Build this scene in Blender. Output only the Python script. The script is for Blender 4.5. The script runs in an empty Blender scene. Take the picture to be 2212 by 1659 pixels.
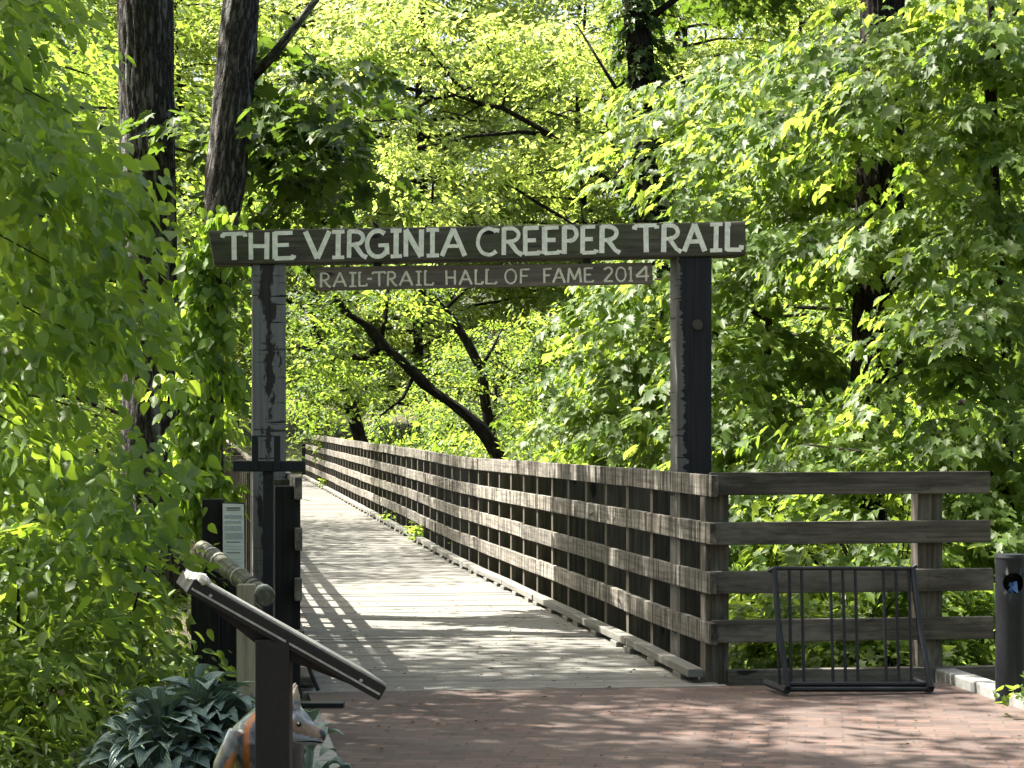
import bpy, math, random
import numpy as np
from mathutils import Vector

# ------------------------------------------------------------------ camera, sky, sun, exposure
sc = bpy.context.scene
col = sc.collection
FPX = 4928.0          # focal length in pixels of a 2212 px wide picture
EYE = 1.7
HOR = 913.0           # picture row of the horizon
cam_d = bpy.data.cameras.new('camera')
cam_d.sensor_width = 36.0
cam_d.lens = 36.0 * FPX / 2212.0
cam_d.shift_y = (HOR - 829.5) / 2212.0
cam_d.clip_start = 0.1
cam_d.clip_end = 1500
cam = bpy.data.objects.new('camera', cam_d)
cam.location = (0, 0, EYE)
cam.rotation_euler = (math.radians(90), 0, 0)
col.objects.link(cam)
sc.camera = cam

SUN = Vector((-0.62, 0.22, 1.0)).normalized()      # towards the sun
world = bpy.data.worlds.new('World')
sc.world = world
world.use_nodes = True
wn = world.node_tree
wn.nodes.clear()
wo = wn.nodes.new('ShaderNodeOutputWorld')
wb = wn.nodes.new('ShaderNodeBackground')
sky = wn.nodes.new('ShaderNodeTexSky')
sky.sky_type = 'NISHITA'
sky.sun_disc = False
sky.sun_elevation = math.asin(SUN.z)
sky.sun_rotation = math.atan2(SUN.x, SUN.y)
sky.air_density = 0.7
sky.dust_density = 6.0
sky.ozone_density = 0.3
wb.inputs['Strength'].default_value = 0.09
wn.links.new(sky.outputs[0], wb.inputs[0])
wn.links.new(wb.outputs[0], wo.inputs[0])
sun_d = bpy.data.lights.new('sun', 'SUN')
sun_d.energy = 5.0
sun_d.angle = math.radians(0.5)
sun_d.color = (1.0, 0.95, 0.86)
sun = bpy.data.objects.new('sun', sun_d)
sun.rotation_euler = (-SUN).to_track_quat('-Z', 'Y').to_euler()
sun.location = (-20, 20, 40)
col.objects.link(sun)
sc.view_settings.view_transform = 'Standard'
sc.view_settings.look = 'None'
sc.view_settings.exposure = 2.42
sc.view_settings.gamma = 1.0
sc.render.engine = 'CYCLES'
sc.cycles.max_bounces = 10
sc.cycles.diffuse_bounces = 6
sc.cycles.glossy_bounces = 2
sc.cycles.transmission_bounces = 6
sc.cycles.transparent_max_bounces = 4
sc.cycles.caustics_reflective = False
sc.cycles.caustics_refractive = False
sc.cycles.use_denoising = True
sc.cycles.sample_clamp_indirect = 6.0

# ------------------------------------------------------------------ helpers
rnd = random.Random(7)
def at(px, py, Y):                    # a point of the place seen at picture position px, py (2212 wide) and distance Y
    return Vector(((px - 1106.0) * Y / FPX, Y, EYE - (py - HOR) * Y / FPX))

def tag(o, label=None, cat=None, group=None, kind=None):
    if label: o['label'] = label
    if cat: o['category'] = cat
    if group: o['group'] = group
    if kind: o['kind'] = kind
    return o

def thing(name, loc, label, cat, group=None, rz=0.0):
    o = bpy.data.objects.new(name, None)
    o.location = loc
    o.rotation_euler = (0, 0, rz)
    o.empty_display_size = 0.2
    col.objects.link(o)
    return tag(o, label, cat, group)

class MB:
    def __init__(self):
        self.v = []; self.f = []; self.g = []; self.t = []; self.smooth = False
    def add(self, verts, faces, gr=None, tone=None):
        b = len(self.v)
        tone = rnd.random() if tone is None else tone
        for i, p in enumerate(verts):
            self.v.append((p[0], p[1], p[2]))
            self.g.append(gr[i] if gr else (p[0], p[1], p[2]))
            self.t.append(tone)
        for f in faces:
            self.f.append([b + k for k in f])
    def box(self, c, ex, ey, ez, hx, hy, hz, tone=None):       # ex is the grain axis
        c = Vector(c); off = rnd.random() * 37
        vs = []; gr = []
        for sx in (-1, 1):
            for sy in (-1, 1):
                for sz in (-1, 1):
                    vs.append(c + ex * (hx * sx) + ey * (hy * sy) + ez * (hz * sz))
                    gr.append((hx * sx + off, hy * sy + off * .7, hz * sz + off * 1.3))
        fs = [(0, 1, 3, 2), (4, 6, 7, 5), (0, 4, 5, 1), (2, 3, 7, 6), (0, 2, 6, 4), (1, 5, 7, 3)]
        self.add(vs, fs, gr, tone)
        return self
    def beam(self, p0, p1, w, h, up=Vector((0, 0, 1)), tone=None):   # w sideways, h along up
        p0 = Vector(p0); p1 = Vector(p1)
        ex = (p1 - p0); L = ex.length; ex.normalize()
        ey = up.cross(ex)
        if ey.length < 1e-4: ey = Vector((1, 0, 0)).cross(ex)
        ey.normalize(); ez = ex.cross(ey)
        return self.box((p0 + p1) / 2, ex, ey, ez, L / 2, w / 2, h / 2, tone)
    def prism(self, pts, depth, grain=None, tone=None):
        n = len(pts); pts = [Vector(p) for p in pts]; depth = Vector(depth)
        grain = (pts[1] - pts[0]).normalized() if grain is None else grain.normalized()
        dn = depth.normalized(); ac = dn.cross(grain)
        vs = pts + [p + depth for p in pts]; off = rnd.random() * 30
        o = pts[0]
        gr = [((p - o).dot(grain) + off, (p - o).dot(ac) + off, (p - o).dot(dn) + off) for p in vs]
        fs = [list(range(n)), list(range(2 * n - 1, n - 1, -1))]
        for i in range(n):
            j = (i + 1) % n
            fs.append([i, i + n, j + n, j])
        self.add(vs, fs, gr, tone)
        return self
    def tube(self, pts, radii, sides=8, cap=True, rough=0.0, tone=None):
        pts = [Vector(p) for p in pts]; n = len(pts)
        if not hasattr(radii, '__len__'): radii = [radii] * n
        vs = []; gr = []; fs = []
        ref = Vector((0.31, 0.95, 0.05)).normalized(); L = 0; off = rnd.random() * 20
        for i, p in enumerate(pts):
            d = (pts[min(i + 1, n - 1)] - pts[max(i - 1, 0)])
            d = d.normalized() if d.length > 1e-9 else Vector((0, 0, 1))
            a = ref - d * ref.dot(d)
            if a.length < .05: a = Vector((1, 0, 0)) - d * d.x
            a.normalize(); ref = a; b = d.cross(a)
            if i: L += (p - pts[i - 1]).length
            for k in range(sides):
                th = 2 * math.pi * k / sides
                r = radii[i] * (1 + rough * (rnd.random() - .5))
                vs.append(p + a * (math.cos(th) * r) + b * (math.sin(th) * r))
                gr.append((L + off, math.cos(th) * radii[i] + off, math.sin(th) * radii[i]))
        for i in range(n - 1):
            for k in range(sides):
                k2 = (k + 1) % sides
                fs.append((i * sides + k, i * sides + k2, (i + 1) * sides + k2, (i + 1) * sides + k))
        if cap:
            fs.append(list(range(sides))[::-1]); fs.append([(n - 1) * sides + k for k in range(sides)])
        self.add(vs, fs, gr, tone)
        return self
    def ridged(self, pts, radii, sides=84, depth=.10, seed=0.0):
        pts = [Vector(p) for p in pts]; n = len(pts); vs = []; gr = []; fs = []; L = 0
        for i, p in enumerate(pts):
            if i: L += (p - pts[i - 1]).length
            for k in range(sides):
                th = 2 * math.pi * k / sides
                w = th + .10 * math.sin(L * 2.3 + 3 * th + seed) + .06 * math.sin(L * 5.1 - 2 * th + seed)
                q = abs(math.sin(w * 9.5 + .9 * math.sin(L * 3.1 + th * 4) + .6 * math.sin(L * 7.3 + th * 7)))
                q2 = abs(math.sin(w * 17 + 1.3 * math.sin(L * 6.2 - th * 5)))
                brk = .5 + .5 * math.sin(L * 11 + 5 * math.sin(th * 6 + L))
                r = radii[i] * (1 - depth * (1 - q ** .6) * (.6 + .4 * brk) - depth * .35 * (1 - q2 ** .5) + .03 * math.sin(th * 2 + L))
                vs.append(p + Vector((math.cos(th) * r, math.sin(th) * r, 0)))
                gr.append((L + seed, math.cos(th) * radii[i], math.sin(th) * radii[i]))
        for i in range(n - 1):
            for k in range(sides):
                k2 = (k + 1) % sides
                fs.append((i * sides + k, i * sides + k2, (i + 1) * sides + k2, (i + 1) * sides + k))
        fs.append([(n - 1) * sides + k for k in range(sides)])
        self.add(vs, fs, gr)
        return self
    def lathe(self, c, prof, sides=20, tone=None):       # prof: (r, z)
        return self.tube([Vector(c) + Vector((0, 0, z)) for r, z in prof], [r for r, z in prof], sides, True, 0, tone)
    def build(self, name, mat, parent=None, bevel=0.0, smooth=False, local=False):
        me = bpy.data.meshes.new(name)
        off = Vector((0, 0, 0))
        if parent is not None and not local:
            off = parent.location.copy()
            pp = parent.parent
            while pp is not None:
                off += pp.location; pp = pp.parent
        me.from_pydata([(a - off.x, b - off.y, c - off.z) for a, b, c in self.v], [], self.f)
        at_ = me.attributes.new('gr', 'FLOAT_VECTOR', 'POINT')
        at_.data.foreach_set('vector', np.array(self.g, dtype=np.float32).ravel())
        at2 = me.attributes.new('tone', 'FLOAT', 'POINT')
        at2.data.foreach_set('value', np.array(self.t, dtype=np.float32))
        if smooth:
            me.polygons.foreach_set('use_smooth', [True] * len(me.polygons))
        me.materials.append(mat)
        me.update()
        o = bpy.data.objects.new(name, me)
        col.objects.link(o)
        if parent is not None: o.parent = parent
        if bevel:
            m = o.modifiers.new('bevel', 'BEVEL'); m.width = bevel; m.segments = 2; m.limit_method = 'ANGLE'
        return o

# ------------------------------------------------------------------ materials
def new_mat(name):
    m = bpy.data.materials.new(name); m.use_nodes = True
    nt = m.node_tree; nt.nodes.clear()
    out = nt.nodes.new('ShaderNodeOutputMaterial')
    return m, nt, out
def N(nt, typ, **kw):
    n = nt.nodes.new(typ)
    for k, v in kw.items():
        if k in n.inputs.keys() if isinstance(k, str) else False: n.inputs[k].default_value = v
        else: setattr(n, k, v)
    return n
def ramp(nt, src, stops):
    r = nt.nodes.new('ShaderNodeValToRGB')
    el = r.color_ramp.elements
    el[0].position, el[0].color = stops[0][0], (*stops[0][1], 1)
    el[1].position, el[1].color = stops[-1][0], (*stops[-1][1], 1)
    for p, c in stops[1:-1]:
        e = el.new(p); e.color = (*c, 1)
    nt.links.new(src, r.inputs[0])
    return r.outputs[0]
def gval(nt, src, lo, hi):
    r = nt.nodes.new('ShaderNodeMapRange')
    r.inputs[1].default_value = lo; r.inputs[2].default_value = hi
    nt.links.new(src, r.inputs[0])
    return r.outputs[0]
def mixc(nt, fac, a, b, mode='MIX'):
    m = nt.nodes.new('ShaderNodeMix'); m.data_type = 'RGBA'; m.blend_type = mode
    if isinstance(fac, (int, float)): m.inputs[0].default_value = fac
    else: nt.links.new(fac, m.inputs[0])
    for s, i in ((a, 6), (b, 7)):
        if isinstance(s, tuple): m.inputs[i].default_value = (*s, 1)
        else: nt.links.new(s, m.inputs[i])
    return m.outputs[2]
def math_(nt, op, a, b=None):
    m = nt.nodes.new('ShaderNodeMath'); m.operation = op
    for s, i in ((a, 0), (b, 1)):
        if s is None: continue
        if isinstance(s, (int, float)): m.inputs[i].default_value = s
        else: nt.links.new(s, m.inputs[i])
    return m.outputs[0]
def noise(nt, vec, scale, detail=4, rough=.6, sc3=None):
    if sc3 is not None:
        mp = nt.nodes.new('ShaderNodeMapping'); mp.inputs['Scale'].default_value = sc3
        nt.links.new(vec, mp.inputs[0]); vec = mp.outputs[0]
    n = nt.nodes.new('ShaderNodeTexNoise')
    n.inputs['Scale'].default_value = scale; n.inputs['Detail'].default_value = detail; n.inputs['Roughness'].default_value = rough
    nt.links.new(vec, n.inputs['Vector'])
    return n.outputs[0]
def attr(nt, name, vec=False):
    a = nt.nodes.new('ShaderNodeAttribute'); a.attribute_name = name
    return a.outputs['Vector'] if vec else a.outputs['Fac']
def finish(nt, out, colr, rough=.8, bump=None, bstr=.4, bdist=.004, spec=.3, metal=0):
    b = nt.nodes.new('ShaderNodeBsdfPrincipled')
    if isinstance(colr, tuple): b.inputs['Base Color'].default_value = (*colr, 1)
    else: nt.links.new(colr, b.inputs['Base Color'])
    if isinstance(rough, (int, float)): b.inputs['Roughness'].default_value = rough
    else: nt.links.new(rough, b.inputs['Roughness'])
    b.inputs['Specular IOR Level'].default_value = spec
    b.inputs['Metallic'].default_value = metal
    if bump is not None:
        bp = nt.nodes.new('ShaderNodeBump'); bp.inputs['Strength'].default_value = bstr; bp.inputs['Distance'].default_value = bdist
        nt.links.new(bump, bp.inputs['Height']); nt.links.new(bp.outputs[0], b.inputs['Normal'])
    nt.links.new(b.outputs[0], out.inputs[0])
    return b

def wood(name, dark, mid, light, streak=0.5, stain=0.5, tonevar=.35, cross=False, tint=None):
    m, nt, out = new_mat(name)
    g = attr(nt, 'gr', True)
    grain = noise(nt, g, 1.0, 6, .65, (1.6, 38, 38))
    blotch = noise(nt, g, 1.0, 4, .6, (2.2, 5, 5))
    c = ramp(nt, grain, [(.28, dark), (.5, mid), (.74, light)])
    bl = gval(nt, blotch, .35, .7)
    c = mixc(nt, math_(nt, 'MULTIPLY', bl, stain), c, dark)
    if tint:
        c = mixc(nt, math_(nt, 'MULTIPLY', gval(nt, noise(nt, g, 1.0, 5, .7, (1.1, 4, 4)), .48, .62), .6), c, tint)
    kn = noise(nt, g, 1.0, 2, .5, (2.6, 7, 7))
    c = mixc(nt, gval(nt, kn, .70, .74), c, tuple(x * .5 for x in dark))
    if cross:       # water stains running across the board (down the face of a rail)
        st = noise(nt, g, 1.0, 5, .75, (17, .9, .9))
        st2 = gval(nt, st, .46, .57)
        c = mixc(nt, math_(nt, 'MULTIPLY', st2, streak), c, (dark[0] * .45, dark[1] * .43, dark[2] * .4))
    tn = attr(nt, 'tone')
    tv = gval(nt, tn, -.2, 1.2)
    c = mixc(nt, tonevar, c, ramp(nt, tv, [(0, (.28, .28, .28)), (1, (1.0, .98, .94))]), 'MULTIPLY')
    finish(nt, out, c, .85, grain, .5, .004, .2)
    return m

def flat(name, c, rough=.6, var=.25, scale=20, metal=0, spec=.4, bstr=.15):
    m, nt, out = new_mat(name)
    tc = nt.nodes.new('ShaderNodeTexCoord').outputs['Object']
    n = noise(nt, tc, scale, 5)
    cc = ramp(nt, n, [(.3, tuple(x * (1 - var) for x in c)), (.7, tuple(min(1, x * (1 + var)) for x in c))])
    finish(nt, out, cc, rough, n, bstr, .003, spec, metal)
    return m

def leaf_mat(name, c0, c1, t0, t1, trans=.45, rough=.42, spec=.45):
    m, nt, out = new_mat(name)
    tn = attr(nt, 'tone')
    rc = ramp(nt, tn, [(0, c0), (1, c1)])
    tcx = ramp(nt, tn, [(0, t0), (1, t1)])
    b = nt.nodes.new('ShaderNodeBsdfPrincipled')
    nt.links.new(rc, b.inputs['Base Color']); b.inputs['Roughness'].default_value = rough
    b.inputs['Specular IOR Level'].default_value = spec
    t = nt.nodes.new('ShaderNodeBsdfTranslucent'); nt.links.new(tcx, t.inputs[0])
    mx = nt.nodes.new('ShaderNodeMixShader'); mx.inputs[0].default_value = trans
    nt.links.new(b.outputs[0], mx.inputs[1]); nt.links.new(t.outputs[0], mx.inputs[2])
    nt.links.new(mx.outputs[0], out.inputs[0])
    return m

def bark(name, dark, light, moss=None, patch=None):
    m, nt, out = new_mat(name)
    g = attr(nt, 'gr', True)
    n1 = noise(nt, g, 1.0, 5, .66, (3.6, 17, 17))
    rd = math_(nt, 'MULTIPLY', math_(nt, 'ABSOLUTE', math_(nt, 'SUBTRACT', n1, .5)), 2.0)
    n2 = noise(nt, g, 1.0, 6, .7, (9, 40, 40))
    h = math_(nt, 'ADD', gval(nt, rd, .0, .22), math_(nt, 'MULTIPLY', n2, .5))
    c = ramp(nt, h, [(.12, dark), (.62, tuple((a + b) / 2 for a, b in zip(dark, light))), (1.0, light)])
    if moss:
        c = mixc(nt, gval(nt, noise(nt, g, 2.5, 4), .5, .65), c, moss)
    if patch:
        c = mixc(nt, gval(nt, noise(nt, g, 1.0, 5, .6, (1.5, 7, 7)), .585, .61), c, patch)
    finish(nt, out, c, .9, h, 1.0, .05, .1)
    return m

M = {}
M['rail'] = wood('rail_wood', (.075, .069, .06), (.285, .265, .228), (.46, .435, .385), .97, .5, .7, True)
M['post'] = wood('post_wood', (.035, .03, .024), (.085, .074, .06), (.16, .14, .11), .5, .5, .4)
M['fence'] = wood('fence_wood', (.036, .032, .026), (.105, .093, .078), (.21, .19, .162), .6, .7, .5, False, (.23, .21, .185))
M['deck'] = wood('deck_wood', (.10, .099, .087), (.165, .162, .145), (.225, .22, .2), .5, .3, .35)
M['timber'] = wood('gate_timber', (.032, .029, .022), (.10, .091, .072), (.20, .182, .145), .5, .75, .2, False, (.075, .085, .045))
M['board'] = wood('board_timber', (.08, .062, .052), (.17, .138, .118), (.26, .22, .19), .5, .4, .2)
M['tarred'] = wood('tarred_wood', (.008, .008, .009), (.02, .019, .02), (.042, .04, .038), .5, .4, .3)
M['pale_post'] = wood('pale_post_wood', (.14, .115, .085), (.29, .245, .18), (.42, .36, .28), .4, .3, .1)
M['log'] = wood('log_wood', (.06, .062, .045), (.17, .17, .125), (.42, .41, .34), .5, .4, .1, True)
M['paint'] = flat('letter_paint', (.80, .78, .68), .6, .18, 30)
M['paint2'] = flat('letter_paint_cream', (.66, .61, .50), .6, .18, 30)
M['black'] = flat('black_steel', (.008, .009, .012), .45, .3, 30, 0, .3)
M['blackstand'] = flat('black_coated_steel', (.010, .012, .017), .5, .25, 30, 0, .25)
M['brown'] = flat('brown_coated_metal', (.016, .013, .0135), .5, .2, 60, 0, .25)
M['rim'] = flat('panel_edge_metal', (.30, .29, .26), .5, .3, 40, 0, .5)
M['white'] = flat('white_wrap', (.56, .54, .48), .7, .4, 25, bstr=.6)
M['paper'] = flat('notice_paper', (.70, .71, .73), .7, .06, 12)
M['ink'] = flat('notice_ink', (.42, .45, .50), .7, .2, 60)
M['inkdark'] = flat('notice_ink_dark', (.12, .13, .15), .7, .2, 60)
M['concrete'] = flat('kerb_concrete', (.2, .2, .188), .85, .25, 14)
M['stone'] = flat('grey_stone', (.075, .072, .068), .9, .35, 9, bstr=.5)
M['blue'] = flat('blue_plastic', (.10, .19, .48), .4, .4, 40)
M['whitebag'] = flat('white_bag', (.6, .62, .66), .5, .2, 30)
M['rust'] = flat('rusty_bolt', (.05, .038, .032), .7, .4, 60)
M['hole'] = flat('bin_inside', (.004, .004, .004), .9, .1, 20)
M['bark'] = bark('bark_grey', (.012, .0105, .0095), (.125, .115, .107), None, (.30, .31, .30))
M['bark_dark'] = bark('bark_dark', (.006, .005, .0045), (.04, .034, .029))
M['bark_far'] = bark('bark_brown', (.012, .010, .008), (.06, .05, .04))
# foliage
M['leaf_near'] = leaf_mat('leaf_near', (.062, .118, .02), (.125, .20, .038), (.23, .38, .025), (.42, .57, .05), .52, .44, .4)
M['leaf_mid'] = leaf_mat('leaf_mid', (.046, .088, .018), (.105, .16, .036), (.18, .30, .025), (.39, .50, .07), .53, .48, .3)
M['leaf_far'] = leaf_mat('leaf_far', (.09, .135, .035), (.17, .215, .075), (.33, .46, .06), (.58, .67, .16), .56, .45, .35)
M['leaf_dark'] = leaf_mat('leaf_dark', (.030, .060, .014), (.055, .092, .020), (.09, .16, .012), (.15, .24, .025), .42, .5, .3)  # deep greens, for ivy and as shade painted into some boughs
M['hosta'] = leaf_mat('hosta_leaf', (.14, .20, .175), (.23, .30, .26), (.06, .12, .05), (.11, .18, .06), .2, .36, .5)
def veins(m):
    nt = m.node_tree; a = attr(nt, 'lv', True)
    sx = nt.nodes.new('ShaderNodeSeparateXYZ'); nt.links.new(a, sx.inputs[0])
    ax = math_(nt, 'ABSOLUTE', sx.outputs[0])
    w = math_(nt, 'SINE', math_(nt, 'MULTIPLY', math_(nt, 'DIVIDE', ax, math_(nt, 'ADD', math_(nt, 'SINE', math_(nt, 'MULTIPLY', sx.outputs[1], 2.9)), .12)), 75))
    bp_ = nt.nodes.new('ShaderNodeBump'); bp_.inputs['Strength'].default_value = .6; bp_.inputs['Distance'].default_value = .004
    nt.links.new(w, bp_.inputs['Height'])
    b = next(n for n in nt.nodes if n.type == 'BSDF_PRINCIPLED')
    nt.links.new(bp_.outputs[0], b.inputs['Normal'])
    src = b.inputs['Base Color'].links[0].from_socket
    edge = gval(nt, math_(nt, 'ADD', math_(nt, 'MULTIPLY', ax, 2.6), math_(nt, 'MULTIPLY', w, .12)), .55, 1.1)
    nt.links.new(mixc(nt, math_(nt, 'MULTIPLY', edge, .5), src, (.22, .26, .17)), b.inputs['Base Color'])
veins(M['hosta'])

# paved brick
def brick_mat():
    m, nt, out = new_mat('brick_paving')
    tc = nt.nodes.new('ShaderNodeTexCoord').outputs['Object']
    mp = nt.nodes.new('ShaderNodeMapping'); mp.inputs['Rotation'].default_value = (0, 0, math.radians(7.8))
    nt.links.new(tc, mp.inputs[0])
    b = nt.nodes.new('ShaderNodeTexBrick')
    b.inputs['Scale'].default_value = 1.0
    b.inputs['Brick Width'].default_value = .2; b.inputs['Row Height'].default_value = .1
    b.inputs['Mortar Size'].default_value = .008; b.inputs['Mortar Smooth'].default_value = .3; b.inputs['Bias'].default_value = 0
    b.inputs['Color1'].default_value = (.048, .031, .026, 1); b.inputs['Color2'].default_value = (.125, .074, .057, 1)
    b.inputs['Mortar'].default_value = (.035, .030, .026, 1)
    nt.links.new(mp.outputs[0], b.inputs['Vector'])
    n = noise(nt, tc, 1.3, 6, .7)
    c = mixc(nt, gval(nt, n, .35, .75), b.outputs[0], (.10, .078, .068))
    n2 = noise(nt, tc, 30, 4, .7)
    c = mixc(nt, .4, c, ramp(nt, n2, [(.3, (.6, .6, .6)), (.7, (1, 1, 1))]), 'MULTIPLY')
    finish(nt, out, c, .8, b.outputs[1], -.4, .004, .3)
    return m
M['brick'] = brick_mat()
def soil_mat():
    m, nt, out = new_mat('forest_soil')
    tc = nt.nodes.new('ShaderNodeTexCoord').outputs['Object']
    n = noise(nt, tc, 3.0, 8, .75)
    n2 = noise(nt, tc, .5, 4, .6)
    c = ramp(nt, n, [(.3, (.022, .018, .012)), (.55, (.07, .055, .038)), (.75, (.15, .12, .085))])
    c = mixc(nt, gval(nt, n2, .4, .65), c, (.035, .055, .016))
    finish(nt, out, c, .95, n, .8, .03, .1)
    return m
M['soil'] = soil_mat()

# left gate post: weathered grey with peeled black tar; right post: tar with a bare ladder-marked strip
def peeled(name, bare, tar, lo, hi, ladder):
    m, nt, out = new_mat(name)
    g = attr(nt, 'gr', True)
    sx = nt.nodes.new('ShaderNodeSeparateXYZ'); nt.links.new(g, sx.inputs[0])
    grain = noise(nt, g, 1.0, 6, .65, (2.0, 45, 45))
    cb = ramp(nt, grain, [(.25, tuple(x * .55 for x in bare)), (.7, bare)])
    ct = ramp(nt, grain, [(.3, tar), (.75, tuple(x * 2.6 for x in tar))])
    n = noise(nt, g, 1.0, 6, .7, (2.0, 5, 5))
    n2 = noise(nt, g, 1.0, 3, .6, (22, 3, 3))
    tn = attr(nt, 'tone')      # here: 0 at one edge of the face, 1 at the other
    if ladder:
        edge = math_(nt, 'ADD', tn, math_(nt, 'MULTIPLY', math_(nt, 'SUBTRACT', n2, .5), .55))
        edge = math_(nt, 'ADD', edge, math_(nt, 'MULTIPLY', math_(nt, 'SUBTRACT', n, .5), .25))
        edge = math_(nt, 'ADD', edge, math_(nt, 'MULTIPLY', math_(nt, 'SUBTRACT', sx.outputs[0], 4.7), .11))
        mask = gval(nt, edge, lo, hi)
    else:
        d = math_(nt, 'ABSOLUTE', math_(nt, 'SUBTRACT', tn, .5))
        e = math_(nt, 'SUBTRACT', math_(nt, 'MULTIPLY', n, 1.0), math_(nt, 'MULTIPLY', d, .55))
        mask = gval(nt, e, lo, hi)
    cr = noise(nt, g, 1.0, 2, .5, (46, 2.5, 2.5))
    cb = mixc(nt, math_(nt, 'MULTIPLY', gval(nt, cr, .60, .64), gval(nt, n2, .42, .52)), cb, tar)
    c = mixc(nt, mask, cb, ct)
    finish(nt, out, c, .8, grain, .4, .004, .25)
    return m
M['peel_left'] = peeled('peeled_grey_post', (.20, .20, .205), (.018, .016, .016), .40, .43, False)
M['peel_right'] = peeled('tarred_post', (.13, .127, .122), (.009, .009, .011), .20, .235, True)

# ------------------------------------------------------------------ setting: ground, paving, kerbs
B = Vector((-.1375, 1, 0)).normalized()          # bridge direction
Lx = Vector((B.y, -B.x, 0))                      # to the right across the bridge
O = Vector((-.025, 14.5, 0))
HW = 1.303
S_END = 56.0
_ks = [(-3, 0), (0, 0), (5.5, -.03), (14.5, -.09), (21.5, -.065), (36, -.04), (56, 0), (90, 0)]
def zdeck(s):
    return float(np.interp(s, [k[0] for k in _ks], [k[1] for k in _ks]))
def bp(s, u, z=0.0):
    p = O + B * s + Lx * u
    return Vector((p.x, p.y, z + zdeck(s)))

def hgt(x, y):                                     # terrain
    s = (x - O.x) * B.x + (y - O.y) * B.y; u = (x - O.x) * Lx.x + (y - O.y) * Lx.y
    sm = lambda a, b, t: (lambda q: q * q * (3 - 2 * q))(min(1, max(0, (t - a) / (b - a))))
    valley = -3.0 * sm(.5, 14, s) * (1 - sm(40, 60, s))
    side = -1.1 * sm(2.95, 7, u) * (1 - sm(20, 60, s)) * (1 if s > -20 else 0)
    hill = 5.0 * sm(70, 150, s)
    bumps = .12 * math.sin(x * 1.3 + y * .7) * math.sin(y * .9 - x * .4)
    w = sm(1.0, 6, max(s, abs(u) - 3.2))
    return valley + (side if u > 0 else 0) + hill + bumps * w - .03
mb = MB()
xs = np.concatenate([np.linspace(-260, -30, 14)[:-1], np.linspace(-30, 30, 61), np.linspace(30, 260, 14)[1:]])
ys = np.concatenate([np.linspace(-120, 0, 8)[:-1], np.linspace(0, 110, 111), np.linspace(110, 420, 20)[1:]])
vs = [(x, y, hgt(x, y)) for y in ys for x in xs]
W = len(xs)
fs = [(j * W + i, j * W + i + 1, (j + 1) * W + i + 1, (j + 1) * W + i) for j in range(len(ys) - 1) for i in range(W - 1)]
mb.add(vs, fs)
tag(mb.build('ground', M['soil'], smooth=True), kind='structure')

mb = MB()
UL, UR = -1.27, 2.87                                # paved court between the kerbs
S0 = -.02
q = [bp(-26, UL), bp(-26, UR), bp(S0, UR), bp(S0, UL)]
mb.add([(p.x, p.y, 0.006) for p in q], [(0, 1, 2, 3)])
tag(mb.build('brick_pavement', M['brick']), kind='structure')
for uu, s1 in ((UL - .075, -1.55), (UR + .08, .2)):
    mb = MB()
    for k in range(14):
        a = s1 - k * 1.83; b = a - 1.822
        mb.beam(bp(a, uu, .015), bp(b, uu, .015), .145, .12)
    tag(mb.build('kerb', M['concrete'], bevel=.012), kind='structure')
mb = MB()
mb.add([bp(S_END, -1.6, -.02), bp(S_END, 1.6, -.02), bp(S_END + 14, 1.2, .02) + Vector((-3, 0, 0)), bp(S_END + 14, -1.4, .02) + Vector((-3, 0, 0))], [(0, 1, 2, 3)])
tag(mb.build('path', flat('gravel_path', (.34, .31, .26), .9, .3, 9), None), kind='structure')

# ------------------------------------------------------------------ footbridge
br = thing('footbridge', bp(0, 0), 'long plank footbridge deck running from the brick paving into the woods', 'footbridge')
mb = MB()
s = .06
while s < S_END:
    w = .142
    jz = rnd.uniform(-.003, .003)
    e0 = rnd.uniform(0, .02); e1 = rnd.uniform(0, .02)
    p0 = bp(s + w / 2, -HW - e0, -.022 + jz); p1 = bp(s + w / 2, HW + .09 + e1, -.022 + jz)
    mb.beam(p0, p1, w, .045)
    s += w + .006
mb.build('deck', M['deck'], br)
mb = MB(); mb.beam(bp(.015, -HW, -.018), bp(.015, HW + .12, -.018), .09, .055, tone=.95); mb.build('end_board', M['deck'], br, .004)
for u in (-1.1, 0, 1.1):
    mb = MB()
    for k in range(28):
        mb.beam(bp(k * 2, u, -.22), bp(k * 2 + 2.0, u, -.22), .15, .34)
    mb.build('stringer', M['tarred'], br)
for k in range(1, 9):
    for u in (-1.2, 1.2):
        p = bp(k * 6.2, u, -.39); g = hgt(p.x, p.y)
        if p.z - g > .3:
            mb = MB(); mb.tube([p, (p.x, p.y, g - .3)], .15, 10); mb.build('pile', M['tarred'], br)

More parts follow.
